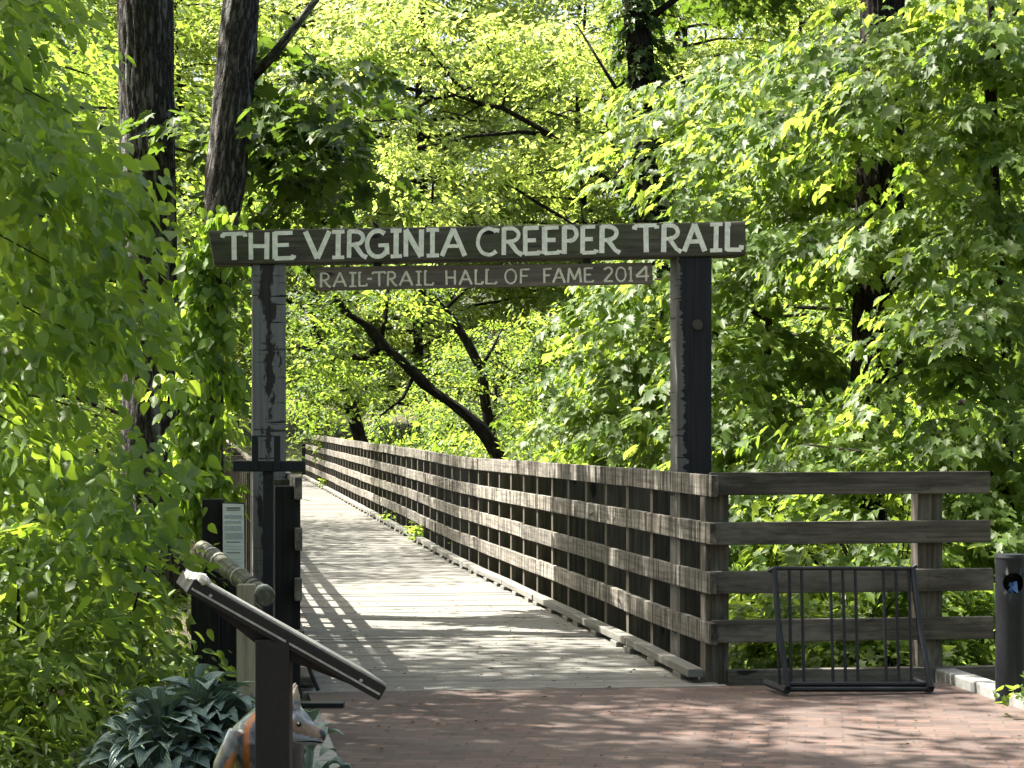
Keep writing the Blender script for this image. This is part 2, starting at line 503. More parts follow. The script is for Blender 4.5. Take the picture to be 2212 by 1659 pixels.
def railing(side, s0, label, name='bridge_railing'):
    r = thing(name, bp(s0, side * HW), label, 'railing', 'timber railings of the footbridge')
    ui = side * (HW - .005)
    n = 0; s = s0 + .95
    heights = (1.295, .975, .655, .335)
    ps = []
    while s < S_END:
        u = side * (HW + .11)
        mb = MB(); mb.beam(bp(s, u, -.25), bp(s, u, 1.33 + rnd.uniform(-.02, .02)), .17, .10, up=B)
        mb.build('post', M['post'], r)
        s += .945
    for h in heights:
        s = s0 - .02 + rnd.uniform(0, .0)
        while s < S_END - .1:
            e = min(S_END, s + (4.72 if s > s0 + .5 else rnd.choice((2.83, 3.78))))
            mb = MB()
            m = max(2, int((e - s) / .945))
            for q in range(m):
                a = s + (e - s) * q / m; b = s + (e - s) * (q + 1) / m
                pass
            j = rnd.uniform(-.008, .008); j2 = rnd.uniform(-.008, .008)
            uo = ui + side * rnd.uniform(0, .012)
            flare = lambda a: .03 * max(0, (1.0 - a) / .95) if side > 0 else 0
            # one board, following the sag in several sections
            vs = []; fs = []; gr = []; off = rnd.random() * 50
            for q in range(m + 1):
                a = s + (e - .006 - s) * q / m
                wob = .006 * math.sin(a * 3.1 + h * 5)
                for (du, dz) in ((0, -.07), (0, .07), (side * .045, .07), (side * .045, -.07)):
                    p = bp(a, uo + du + wob + flare(a), h + dz + j + (j2 - j) * q / m)
                    vs.append(p); gr.append((a + off, dz + off, du + off))
                if q:
                    b0 = (q - 1) * 4; b1 = q * 4
                    for t in range(4):
                        t2 = (t + 1) % 4
                        fs.append((b0 + t, b0 + t2, b1 + t2, b1 + t))
            fs.append((3, 2, 1, 0)); bb = m * 4; fs.append((bb, bb + 1, bb + 2, bb + 3))
            mb.add(vs, fs, gr)
            mb.build('rail', M['rail'], r, .005)
            s = e
    # kerb timbers on blocks along the deck edge
    s = s0 + .1
    while s < S_END - 1:
        e = s + 2.35
        mb = MB(); jj = rnd.uniform(-.012, .012)
        mb.beam(bp(s, side * (HW - .03 + jj), .068), bp(e - .05, side * (HW - .03 - jj), .068), .105, .055)
        q = s + .25
        while q < e:
            mb.beam(bp(q, side * (HW - .03), .018), bp(q + .25, side * (HW - .03), .018), .12, .042); q += .9
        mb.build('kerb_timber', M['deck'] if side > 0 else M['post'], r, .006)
        s = e
    return r
railR = railing(1, .10, 'sunlit four rail timber railing, along the right edge of the footbridge deck')
railL = railing(-1, -.05, 'shaded timber railing of the footbridge behind the paler gate post, its board ends showing')
mb = MB(); p = bp(.12, -HW - .09); mb.beam((p.x, p.y, -.1), (p.x, p.y, 1.30), .16, .15, up=B); mb.build('end_post', M['tarred'], railL, .006)
# end of the far railing turning aside
mb = MB(); mb.beam(bp(S_END + .15, HW + .05, -.2), bp(S_END + .15, HW + .05, 1.37), .3, .16, up=B); mb.build('end_post', M['tarred'], railR, .01)
for h in (1.295, .975, .655, .335):
    mb = MB(); mb.beam(bp(S_END + .12, HW + .2, h), bp(S_END + .25, HW + 1.3, h), .05, .14); mb.build('return_rail', M['post'], railR)

# ------------------------------------------------------------------ timber gateway with the sign
YG = 15.72
def G(px, py, dy=0.0):
    Y = (YG + dy) / (1 - .1375 * (px - 1106) / FPX)
    return at(px, py, Y)
gate = thing('trail_gateway', bp(.75, 0), 'timber gateway with a lettered trail beam across two tall posts over the bridge', 'gateway')
def post_face(mbx, px0, px1, top, zb, depth):
    # front face split in columns so the tone attribute runs from one edge to the other
    a0 = G(px0, top); a1 = G(px1, top)
    n = 8
    for i in range(n):
        pass
    vs = []; tn = []; gr = []; off = 3.1
    for k in range(n + 1):
        t = k / n
        p = a0.lerp(a1, t)
        for z in (p.z, zb):
            vs.append(Vector((p.x, p.y, z))); gr.append((z + off, t * (a1 - a0).length, 0)); tn.append(t)
    fs = [(2 * k, 2 * k + 1, 2 * k + 3, 2 * k + 2) for k in range(n)]
    m = len(vs)
    for i in range(m):
        vs.append(vs[i] + B * depth); gr.append((gr[i][0], gr[i][1], depth)); tn.append(tn[i])
    fs += [(m + 2 * k, m + 2 * k + 2, m + 2 * k + 3, m + 2 * k + 1) for k in range(n)]
    fs += [(2 * k, 2 * k + 2, m + 2 * k + 2, m + 2 * k) for k in range(n)]
    fs += [(2 * k + 1, m + 2 * k + 1, m + 2 * k + 3, 2 * k + 3) for k in range(n)]
    fs += [(0, m, m + 1, 1), (2 * n, 2 * n + 1, m + 2 * n + 1, m + 2 * n)]
    b = len(mbx.v)
    for p, g_, t in zip(vs, gr, tn):
        mbx.v.append(tuple(p)); mbx.g.append(g_); mbx.t.append(t)
    mbx.f += [[b + k for k in f] for f in fs]
mb = MB(); post_face(mb, 545, 618, 570, -.3, .23); pl = mb.build('post', M['peel_left'], gate, .014)
pl['label'] = 'grey weathered post with peeling black patches'
mb = MB(); post_face(mb, 1462, 1538, 553, -.3, .24); pr = mb.build('post', M['peel_right'], gate, .014)
pr['label'] = 'black tarred post with a bare pale edge'
mb = MB(); c = G(1507, 702, -.012); mb.tube([c - B * .012, c + B * .012], [.034, .04], 14); mb.build('bolt', M['rust'], gate)
fn = -B                                            # towards the viewer
mb = MB()
mb.prism([G(463, 572, -.02), G(1612, 552, -.02), G(1611, 478, -.02), G(450, 498, -.02)], B * .27, grain=G(1612, 552) - G(463, 572))
beam = mb.build('beam', M['timber'], gate, .012)
mb = MB()
mb.prism([G(683, 628, .03), G(1410, 613, .03), G(1409, 567, .03), G(681, 577, .03)], B * .055, grain=G(1410, 613) - G(683, 628))
board = mb.build('hanging_board', M['board'], gate, .005)
for (a, y0, y1) in ((816, 560, 580), (1268, 552, 572)):
    mb = MB(); mb.beam(G(a, y0, .06), G(a, y1 + 2, .06), .055, .012, up=B); mb.build('hanger', M['black'], gate)

# hand-painted capitals: strokes in a unit box, each (points, width)
def arc(cx, cy, rx, ry, a0, a1, n=12):
    return [(cx + rx * math.cos(math.radians(a0 + (a1 - a0) * i / n)), cy + ry * math.sin(math.radians(a0 + (a1 - a0) * i / n))) for i in range(n + 1)]
GL = {
 'T': [[(0, .96), (1, .98)], [(.5, .95), (.53, 0)], [(.03, .97), (0, .84)], [(.98, .98), (1, .86)]],
 'H': [[(.1, 1), (.12, 0)], [(.9, 1), (.88, 0)], [(.1, .5), (.9, .5)]],
 'E': [[(.14, 1), (.14, 0)], [(.1, .96), (.95, .97)], [(.14, .52), (.78, .52)], [(.12, .03), (1, .04)], [(.97, .03), (1, .14)]],
 'V': [[(.02, 1), (.5, 0)], [(.5, 0), (.98, 1)]],
 'I': [[(.5, 1), (.48, 0)], [(.02, .97), (.98, .97)], [(.02, .03), (.98, .03)]],
 'R': [[(.14, 1), (.12, 0)], [(.1, .97), (.45, .97)] , arc(.45, .73, .42, .24, 90, -90), [(.45, .49), (.14, .47)], [(.42, .48), (.8, .1), (1.05, .0)]],
 'G': [arc(.52, .5, .46, .48, 50, 320, 18), [(.92, .42), (.92, .1)], [(.55, .44), (1, .44)]],
 'N': [[(.1, 1), (.1, 0)], [(.08, 1), (.9, 0)], [(.92, 1), (.9, 0)]],
 'A': [[(.5, 1), (.02, 0)], [(.5, 1), (.98, .0)], [(.2, .36), (.8, .36)]],
 'C': [arc(.54, .5, .48, .48, 48, 312, 18), [(.87, .84), (.92, .98)]],
 'P': [[(.14, 1), (.14, 0)], [(.1, .97), (.5, .97)], arc(.5, .73, .42, .25, 90, -90), [(.5, .48), (.14, .48)]],
 'L': [[(.14, 1), (.12, 0)], [(.1, .04), (1, .03)], [(.97, .03), (1, .2)], [(0, .98), (.35, .98)]],
 'O': [arc(.5, .5, .46, .48, 0, 360, 24)],
 'F': [[(.14, 1), (.12, 0)], [(.1, .96), (1, .97)], [(.14, .53), (.82, .53)]],
 'M': [[(.12, 1), (.02, 0)], [(.12, 1), (.5, .2)], [(.5, .2), (.86, 1)], [(.86, 1), (.98, 0)]],
 '-': [[(0, .52), (1, .52)]],
 '2': [arc(.47, .74, .42, .25, 165, -25, 12) + [(.04, .04)], [(.02, .04), (1, .04)]],
 '0': [arc(.5, .5, .44, .48, 0, 360, 24)],
 '1': [[(.55, 1), (.55, 0)], [(.55, 1), (.1, .8)], [(.1, .03), (1, .03)]],
 '4': [[(.78, 1), (.78, 0)], [(.78, 1), (.02, .34)], [(0, .33), (1, .33)]],
}
def lettering(spec, x_of, ytop, ybot, dy, wpx, name, mat, parent):
    mb = MB(); cnt = 0
    for ch, a, b in spec:
        x0 = x_of(a); x1 = x_of(b)
        for st in GL[ch]:
            cnt += 1
            wv = wpx * rnd.uniform(.9, 1.1) * (.8 if len(st) == 2 and abs(st[0][1] - st[1][1]) < .05 else 1.0)
            pts = []
            for (u, v) in st:
                X = x0 + (x1 - x0) * u; X = X
                yb = ybot(X); yt = ytop(X)
                pts.append((X + rnd.uniform(-.4, .4), yb + (yt - yb) * v + rnd.uniform(-.4, .4)))
            n = len(pts); lf = []; rt = []
            for i in range(n):
                p0 = pts[max(0, i - 1)]; p1 = pts[min(n - 1, i + 1)]
                dx, dyy = p1[0] - p0[0], p1[1] - p0[1]; ll = math.hypot(dx, dyy) or 1
                nx, ny = -dyy / ll, dx / ll
                fl = 1.16 if (i == 0 or i == n - 1) else .95
                h = wv / 2 * fl
                lf.append((pts[i][0] + nx * h, pts[i][1] + ny * h)); rt.append((pts[i][0] - nx * h, pts[i][1] - ny * h))
            d = dy - .0015 - .0004 * (cnt % 9)
            vs = []
            for i in range(n):
                vs += [G(*lf[i], d), G(*rt[i], d), G(*lf[i], d + .006), G(*rt[i], d + .006)]
            fs = []
            for i in range(n - 1):
                a_ = 4 * i; b_ = 4 * (i + 1)
                fs += [(a_, a_ + 1, b_ + 1, b_), (a_, b_, b_ + 2, a_ + 2), (a_ + 1, a_ + 3, b_ + 3, b_ + 1)]
            fs += [(0, 2, 3, 1), (4 * n - 4, 4 * n - 3, 4 * n - 1, 4 * n - 2)]
            mb.add(vs, fs)
    return mb.build(name, mat, parent)
zx = lambda a: (780 + a * 1.0036) / 1.8228
zy = lambda a: (820 + a * 1.0036) / 1.8228
big = [('T', 95, 185), ('H', 198, 278), ('E', 290, 375), ('V', 418, 518), ('I', 525, 575), ('R', 583, 658), ('G', 658, 748), ('I', 755, 800), ('N', 808, 882),
       ('I', 895, 946), ('A', 955, 1048), ('C', 1092, 1182), ('R', 1190, 1268), ('E', 1274, 1340), ('E', 1350, 1418), ('P', 1428, 1490), ('E', 1500, 1562), ('R', 1575, 1652),
       ('T', 1712, 1800), ('R', 1818, 1892), ('A', 1905, 1990), ('I', 2008, 2058), ('L', 2068, 2132)]
small = [('R', 477, 518), ('A', 530, 582), ('I', 592, 622), ('L', 628, 662), ('-', 664, 682), ('T', 684, 735), ('R', 740, 778), ('A', 790, 842), ('I', 853, 878), ('L', 886, 922),
         ('H', 970, 1012), ('A', 1024, 1074), ('L', 1085, 1116), ('L', 1126, 1170), ('O', 1203, 1250), ('F', 1262, 1300), ('F', 1354, 1386), ('A', 1392, 1440), ('M', 1450, 1503), ('E', 1512, 1550),
         ('2', 1592, 1628), ('0', 1638, 1680), ('1', 1688, 1706), ('4', 1718, 1770)]
def words(spec, gap):
    w = [[spec[0]]]
    for a, b in zip(spec, spec[1:]):
        if b[1] - a[2] > gap: w.append([])
        w[-1].append(b)
    return w
def lin(x0, y0, x1, y1): return lambda X: y0 + (y1 - y0) * (X - x0) / (x1 - x0)
for word in words(big, 18): lettering(word, zx, lin(zx(95), zy(98), zx(2130), zy(58)), lin(zx(95), zy(204), zx(2130), zy(166)), -.02, 9.2, 'lettering', M['paint'], beam)
for word in words(small, 24): lettering(word, zx, lin(zx(477), zy(254), zx(1770), zy(228)), lin(zx(477), zy(310), zx(1770), zy(286)), .03, 4.2, 'lettering', M['paint2'], board)

# ------------------------------------------------------------------ timber fence across the paving
FS = .28                                             # front fence, in bridge stations
fr = thing('timber_fence', bp(FS, 1.3), 'short dark four rail fence behind the black bicycle rack', 'fence')
def fence_pt(px, z, d=0.0):
    k = (px - 1106) / FPX; Y = (14.71 + d) / (1 - .1375 * k)
    return Vector((k * Y, Y, z))
for (a, b) in ((1517, 1570), (1973, 2030)):
    mb = MB(); p0 = fence_pt((a + b) / 2, -.4, .14 if a < 1600 else .12); p1 = fence_pt((a + b) / 2, 1.33, .14 if a < 1600 else .12)
    mb.beam(p0, p1, (b - a) * 14.8 / FPX, .15, up=B); mb.build('post', M['fence'], fr, .006)
for i, (h, e) in enumerate(((1.30, 2137), (.975, 2138), (.655, 2144), (.335, 2144))):
    mb = MB(); mb.beam(fence_pt(1533 + i * 1.5, h, .02), fence_pt(e, h + .004, .02), .05, .148); mb.build('rail', M['fence'], fr, .006)
for h in (1.30, .975, .655, .335):
    for e in (1546, 2003):
        for dz in (-.03, .035):
            c = fence_pt(e + rnd.uniform(-4, 4), h + dz, -.005); mb = MB(); mb.tube([c + B * .004, c - B * .006], .0085, 8); mb.build('bolt', M['rust'], fr)
mb = MB(); mb.beam(fence_pt(1570, .02, .05), fence_pt(2150, .02, .05), .09, .12); mb.build('ground_board', M['fence'], fr, .006)

# ------------------------------------------------------------------ bicycle rack
rk = thing('bicycle_rack', at(1840, 1490, 14.35), 'black tubular bicycle rack standing on the bricks against the fence', 'bicycle rack')
def rpt(px, py, d): return at(px, py, 14.42 + d + .1375 * ((px - 1106) * 14.4 / FPX - 2.1))
mb = MB(); mb.tube([rpt(1660, 1234, 0), rpt(1672, 1228, 0), rpt(1970, 1228, 0), rpt(1980, 1222, 0)], .014, 10); mb.build('top_rail', M['black'], rk)
for (x0, x1) in ((1672, 1702), (1972, 2011)):
    mb = MB(); mb.tube([rpt(x0, 1228, .0), rpt((x0 + x1) / 2 - 4, 1360, -.12), rpt(x1, 1484, -.26), rpt(x1, 1490, -.24)], .019, 10); mb.build('side_leg', M['black'], rk)
for dz, d in ((1478, -.20), (1489, -.24)):
    mb = MB(); mb.tube([rpt(1700, dz, d), rpt(2008, dz, d)], .016, 10); mb.build('base_rail', M['black'], rk)
mb = MB(); mb.tube([rpt(1655, 1474, .10), rpt(1700, 1492, -.26)], .024, 8); mb.build('foot', M['black'], rk)
mb = MB(); mb.tube([rpt(1975, 1470, .10), rpt(2011, 1486, -.26)], .024, 8); mb.build('foot', M['black'], rk)
for a, b in ((1675, 1684), (1705, 1709), (1731, 1737), (1793, 1800), (1820, 1827), (1847, 1854), (1908, 1915), (1935, 1942), (1963, 1969)):
    mb = MB(); mb.tube([rpt(a, 1230, 0), rpt(b, 1480, -.02 - .12)], .0105, 8); mb.build('bar', M['black'], rk)

# ------------------------------------------------------------------ round post bin on the right
pb = at(2183, 1522, 13.8); pb.z = hgt(pb.x, pb.y)
bn = thing('post_bin', pb, 'black round post bin with a round hole, at the right end of the fence', 'bin')
R_ = .091
def bin_body():
    mb = MB(); vs = []; fs = []; nt_ = 48; zs = [pb.z - .05, .2, .4, .6, .66, .68, .70, .72, .74, .76, .78, .80, .84, .885, .893]
    hc = 0.735; hr = .062
    for z in zs:
        for k in range(nt_):
            th = 2 * math.pi * k / nt_
            vs.append([pb.x + R_ * math.sin(th), pb.y - R_ * math.cos(th), z])
    hole = set()
    for j in range(len(zs) - 1):
        for k in range(nt_):
            k2 = (k + 1) % nt_; th = 2 * math.pi * (k + .5) / nt_
            th = th - 2 * math.pi if th > math.pi else th
            cz = (zs[j] + zs[j + 1]) / 2
            inside = abs(th) < 1.0 and math.hypot(R_ * math.sin(th), cz - hc) < hr * .95
            if not inside: fs.append((j * nt_ + k, j * nt_ + k2, (j + 1) * nt_ + k2, (j + 1) * nt_ + k))
    # pull verts near the hole edge to the circle
    for v in vs:
        dx = v[0] - pb.x; dz = v[2] - hc
        if v[1] < pb.y:
            r = math.hypot(dx, dz)
            if hr * .72 < r < hr * 1.3:
                k = hr / r; nx = dx * k
                v[0] = pb.x + nx; v[1] = pb.y - math.sqrt(max(1e-6, R_ ** 2 - nx ** 2)); v[2] = hc + dz * k
    top = len(vs); vs.append([pb.x, pb.y, .897])
    b = (len(zs) - 1) * nt_
    for k in range(nt_): fs.append((b + k, b + (k + 1) % nt_, top))
    mb.add(vs, fs)
    return mb
bin_body().build('body', M['black'], bn, smooth=True)
mb = MB(); mb.lathe((pb.x, pb.y, 0), [(.082, .60), (.082, .88)], 24); mb2 = mb
o = MB(); o.lathe((pb.x, pb.y, 0), [(.045, .64), (.082, .641)], 24); o.build('inner_shelf', M['hole'], bn)
mb = MB(); mb.tube([(pb.x, pb.y + .05, .62), (pb.x, pb.y + .05, .86)], [.06, .06], 16); mb.build('liner', M['hole'], bn)
mb = MB(); mb.tube([(pb.x, pb.y, .885), (pb.x, pb.y, .905)], [.094, .088], 32); mb.build('cap', M['black'], bn)
lt = thing('plastic_bag', (pb.x, pb.y - .03, .66), 'crumpled blue bag stuffed in the hole of the post bin', 'plastic bag')
mb = MB(); cc = Vector((pb.x + .005, pb.y - .05, .69)); rr = random.Random(3)
pts = [cc + Vector((rr.uniform(-.03, .035), rr.uniform(-.02, .02), rr.uniform(-.03, .06))) for i in range(14)]
for i in range(0, 12): mb.add([pts[i], pts[i + 1], pts[i + 2]], [(0, 1, 2)])
mb.build('film', M['blue'], lt)
mb = MB(); mb.tube([cc + Vector((-.03, -.012, -.028)), cc + Vector((0, -.02, -.034)), cc + Vector((.03, -.012, -.028))], [.01, .014, .008], 7, rough=.5); mb.build('white_lining', M['whitebag'], lt)

# ------------------------------------------------------------------ black steel bracket stand before the left gate post
st = thing('steel_stand', at(580, 1500, 13.6), 'black steel crossbar stand in front of the paler gate post', 'stand')
Y = 13.6
mb = MB(); a = at(580, 1018, Y); b = at(580, 1018, Y); b.z = 0; mb.beam(b, a, .062, .05, up=Vector((0, 1, 0))); mb.build('upright', M['blackstand'], st, .004)
mb = MB(); mb.beam(at(504, 1007, Y - .03), at(660, 1007, Y - .03), .05, .064); mb.build('crossbar', M['blackstand'], st, .004)
for x in (551, 599):
    mb = MB(); mb.beam(at(x, 1016, Y - .065), at(x, 941, Y - .065), .038, .03, up=Vector((0, 1, 0))); mb.build('prong', M['blackstand'], st, .003)
mb = MB(); p = at(580, 1500, Y); mb.beam((p.x - .2, Y, .02), (p.x + .45, Y, .02), .12, .03); mb.build('foot_plate', M['blackstand'], st, .004)
mb = MB(); mb.tube([at(662, 1425, Y), at(672, 1455, Y), at(688, 1492, Y)], .012, 6); mb.build('cable', M['black'], st)

# ------------------------------------------------------------------ dark timber notice posts
npst = thing('notice_post', at(480, 1480, 13.9), 'dark timber boards carrying a white notice beside the bridge entrance', 'notice board')
mb = MB(); a = at(461, 1078, 14.0); b = Vector((a.x, a.y, -.1)); mb.beam(b, a, .122, .12, up=Vector((0, 1, 0))); mb.build('post', M['tarred'], npst, .005)
mb = MB(); a = at(505, 1086, 13.95); b = Vector((a.x, a.y, -.1)); mb.beam(b, a, .135, .05, up=Vector((0, 1, 0))); mb.build('back_board', M['tarred'], npst, .005)
mb = MB(); a = at(444, 1272, 13.6); b = Vector((a.x, a.y, -.1)); mb.beam(b, a, .165, .06, up=Vector((0, 1, 0))); mb.build('front_board', M['tarred'], npst, .005)
mb = MB(); a = at(492, 1250, 13.7); b = Vector((a.x, a.y, -.1)); mb.beam(b, a, .11, .06, up=Vector((0, 1, 0))); mb.build('front_board', M['tarred'], npst, .005)
nt_ = thing('paper_notice', at(505, 1260, 13.9), 'tall white paper notice pinned on the dark timber boards', 'notice')
YN = 13.905
mb = MB(); mb.prism([at(482, 1262, YN), at(528, 1260, YN), at(526.5, 1089, YN), at(481, 1088, YN)], Vector((0, .006, 0))); mb.build('sheet', M['paper'], nt_)
for (y0, y1, dk) in ((1096, 1099, 1), (1101, 1103, 1), (1112, 1120, 0), (1125, 1131, 0), (1136, 1146, 0), (1151, 1165, 0), (1170, 1172, 1), (1179, 1180, 0), (1186, 1187, 0), (1193, 1195, 1), (1208, 1209, 0), (1216, 1217, 0), (1238, 1240, 0), (1246, 1247, 0)):
    m_ = MB(); x0_, x1_ = (489, 519) if dk else (485, 525 - rnd.uniform(0, 5))
    m_.prism([at(x0_, y1, YN - .002), at(x1_, y1, YN - .002), at(x1_, y0, YN - .002), at(x0_, y0, YN - .002)], Vector((0, .0015, 0)))
    m_.build('text_line', M['inkdark'] if dk else M['ink'], nt_)

# ------------------------------------------------------------------ log handrail on a pale post
lg = thing('log_handrail', at(533, 1500, 12.4), 'short weathered log rail on a pale wooden post beside the slanted panel', 'handrail')
a = at(436, 1186, 13.5); b = at(574, 1290, 12.35); mb = MB()
n = 14; mb.tube([a.lerp(b, i / n) for i in range(n + 1)], [.052 + .004 * math.sin(i * 2.3) for i in range(n + 1)], 14, rough=.06); mb.build('log', M['log'], lg, smooth=True)
for t in (.18, .30, .62, .80, .86):
    mb = MB(); d = (b - a).normalized(); c = a.lerp(b, t); mb.tube([c - d * .012, c + d * .012], .058, 14); mb.build('binding', M['rim'] if t < .7 else M['black'], lg)
d = (b - a).normalized(); mb = MB(); mb.tube([b - d * .07, b - d * .035, b + d * .004], [.055, .058, .048], 14); mb.build('end_cap', M['log'], lg); mb = MB(); mb.tube([b - d * .05, b - d * .028], [.062, .062], 14, rough=.06); mb.build('wrap', M['white'], lg)
mb = MB(); p = at(533, 1262, 12.4); mb.beam((p.x, p.y, -.1), (p.x, p.y, p.z), .10, .10, up=Vector((0, 1, 0))); mb.build('post', M['pale_post'], lg, .005)

# ------------------------------------------------------------------ slanted interpretive panel seen edge on
YP = 7.6
pn = thing('information_panel', at(592, 1990, YP), 'slanted information panel on a square brown metal post, seen edge on', 'information panel')
mb = MB(); p = at(592, 1370, YP + .12); mb.beam((p.x, p.y, -.02), (p.x, p.y, p.z - .012), .116, .116, up=Vector((0, 1, 0))); mb.build('post', M['brown'], pn, .006)
psi = math.radians(-12.5); th = math.radians(30.2)
wv = Vector((math.sin(psi), math.cos(psi), 0)); sv = Vector((math.cos(psi) * math.cos(th), -math.sin(psi) * math.cos(th), -math.sin(th))); nv = sv.cross(wv); nv = nv if nv.z > 0 else -nv
pa = at(416, 1256, YP); Lp = .752
cpt = pa + sv * (Lp / 2) + wv * .24
mb = MB(); mb.box(cpt - nv * .016, sv, wv, nv, Lp / 2, .24, .026); mb.build('tray', M['brown'], pn, .004)
mb = MB(); mb.box(cpt + nv * .0155, sv, wv, nv, Lp / 2 - .006, .235, .0045); mb.build('face_sheet', M['rim'], pn, .002)
mb = MB(); mb.box(cpt - nv * .022 - wv * .2425, sv, wv, nv, Lp / 2 - .01, .003, .0035); mb.build('edge_lip', M['rim'], pn)
mb = MB(); q0 = pa + sv * .06 - nv * .042; q1 = pa + sv * (Lp * .86) - nv * .042; q2 = pa + sv * (Lp * .45) - nv * .085
mb.prism([q0 + wv * .05, q2 + wv * .05, q1 + wv * .05], wv * .34); mb.build('underframe', M['brown'], pn)
for t in (.10, .88):
    c = pa + sv * (Lp * t) - nv * .012 - wv * .004; mb = MB(); mb.tube([c, c - wv * .004], .006, 8); mb.build('screw', M['rim'], pn)
# pale crumpled wrap at the panel's raised end
wr = thing('cloth_wrap', pa, 'crumpled pale wrap on the raised end of the slanted panel', 'cloth')
mb = MB(); cc = pa + sv * .02 + nv * .012 + wv * .02
r_ = random.Random(5)
for k in range(5):
    c = cc + sv * r_.uniform(-.03, .02) + nv * r_.uniform(-.012, .014) + wv * r_.uniform(-.03, .05)
    mb.tube([c - sv * .022, c - sv * .008, c + sv * .012, c + sv * .026], [.006, .016, .018, .006], 9, rough=.7)
mb.build('wrap', M['white'], wr)

# ------------------------------------------------------------------ painted wolf statue
def loft(mb, secs, sides=16):
    # secs: (centre, axis, up, half width, half height)
    vs = []; fs = []
    for (c, ax, up, hw, hh) in secs:
        ax = Vector(ax).normalized(); up = Vector(up); up = (up - ax * up.dot(ax)).normalized(); sd = ax.cross(up)
        for k in range(sides):
            t = 2 * math.pi * k / sides
            vs.append(Vector(c) + sd * (hw * math.cos(t)) + up * (hh * math.sin(t)))
    for i in range(len(secs) - 1):
        for k in range(sides):
            k2 = (k + 1) % sides
            fs.append((i * sides + k, i * sides + k2, (i + 1) * sides + k2, (i + 1) * sides + k))
    fs.append(list(range(sides))[::-1]); fs.append([(len(secs) - 1) * sides + k for k in range(sides)])
    mb.add(vs, fs)
YW = 8.75
wx = lambda px: (px - 1106) * YW / FPX
wz = lambda py: EYE - (py - HOR) * YW / FPX
wf = thing('wolf_statue', (wx(560), YW, 0), 'painted wolf statue with colourful body behind the brown panel post', 'statue')
mb = MB(); Z = Vector((0, 0, 1)); X = Vector((1, 0, 0))
hd = Vector((.62, .78, 0)).normalized()             # heading of the trunk: away from the viewer
rump = Vector((wx(556), YW - .10, wz(1600)))
ch = Vector((wx(585), YW + .42, wz(1590)))
loft(mb, [(rump - hd * .10, hd, Z, .02, .03), (rump - hd * .07, hd, Z, .075, .09), (rump, hd, Z, .10, .125), (rump.lerp(ch, .35), hd, Z, .10, .125),
          (rump.lerp(ch, .7), hd, Z, .115, .145), (ch, hd, Z, .10, .135), (ch + hd * .08, hd, Z, .05, .08)])
# neck up and over to the head
hb = Vector((wx(618), YW + .02, wz(1562)))          # back of the skull
nk0 = Vector((wx(560), YW + .12, wz(1600)))
loft(mb, [(nk0, hb - nk0, X, .09, .10), (nk0.lerp(hb, .5), hb - nk0, X, .075, .085), (hb, hb - nk0, X, .06, .06)])
fd = Vector((.93, -.16, -.30)).normalized()         # muzzle direction
nose = Vector((wx(702), YW - .01, wz(1593)))
def hp(t, dz=0): return hb.lerp(nose, t) + Vector((0, 0, dz))
loft(mb, [(hp(-.12), fd, Z, .03, .03), (hp(.0), fd, Z, .072, .074), (hp(.22, .002), fd, Z, .074, .074), (hp(.42, -.003), fd, Z, .062, .062), (hp(.58, -.008), fd, Z, .042, .048),
          (hp(.78, -.008), fd, Z, .032, .037), (hp(.95, -.004), fd, Z, .025, .028), (hp(1.02, 0), fd, Z, .012, .014)])
for yy, xo in ((-.038, .0), (.04, -.015)):
    e0 = Vector((wx(634) + xo, YW + .02 + yy, wz(1528))); e1 = Vector((wx(643) + xo, YW + .02 + yy * 1.1, wz(1476)))
    loft(mb, [(e0, e1 - e0, X, .018, .032), (e0.lerp(e1, .5), e1 - e0, X, .013, .022), (e1, e1 - e0, X, .004, .005)], 10)
for base, dx in ((rump, -.06), (rump, .06), (ch, -.06), (ch, .06)):
    sd = Vector((hd.y, -hd.x, 0)); p = base + sd * dx
    back = base is rump
    loft(mb, [(p + Vector((0, 0, .02)), -Z, hd, .05, .085 if back else .06), (p + Vector((0, 0, -.15)) + hd * (.03 if back else 0), -Z, hd, .042, .06 if back else .045),
              (Vector((p.x, p.y, .22)) - hd * (.05 if back else 0), -Z, hd, .028, .032), (Vector((p.x, p.y, .05)), -Z, hd, .026, .03), (Vector((p.x, p.y, .0)) + hd * .02, -Z, hd, .03, .045)], 12)
tl = rump - hd * .10
loft(mb, [(tl + Z * .06, Vector((-.4, -.5, -.8)), X, .03, .03), (tl + Vector((-.04, -.05, -.06)), Vector((-.2, -.3, -1)), X, .04, .04), (tl + Vector((-.05, -.06, -.24)), -Z, X, .045, .045), (tl + Vector((-.05, -.05, -.38)), -Z, X, .01, .01)], 12)
ob = mb.build('body', M['white'], wf)
rm = ob.modifiers.new('fuse', 'REMESH'); rm.mode = 'VOXEL'; rm.voxel_size = .0075
sm_ = ob.modifiers.new('soften', 'SMOOTH'); sm_.iterations = 6; sm_.factor = .5
bpy.context.view_layer.update()
me = bpy.data.meshes.new_from_object(ob.evaluated_get(bpy.context.evaluated_depsgraph_get()))
ob.modifiers.clear(); ob.data = me
co = np.zeros(len(me.vertices) * 3, np.float32); me.vertices.foreach_get('co', co); co = co.reshape(-1, 3) + np.array(wf.location, np.float32)
PX = co[:, 0] / co[:, 1] * FPX + 1106; PZ = co[:, 2]
cl = np.ones((len(co), 4), np.float32); rng = np.random.default_rng(2)
def nz(fx, fz, ph): return np.sin(co[:, 0] * fx + ph) * np.sin(co[:, 2] * fz + ph * 1.7) + .5 * np.sin(co[:, 0] * fx * 2.3 + co[:, 2] * fz * 1.9 + ph)
base = np.tile(np.array([.17, .168, .17]), (len(co), 1)) * (1 + .25 * nz(60, 70, 1))[:, None]
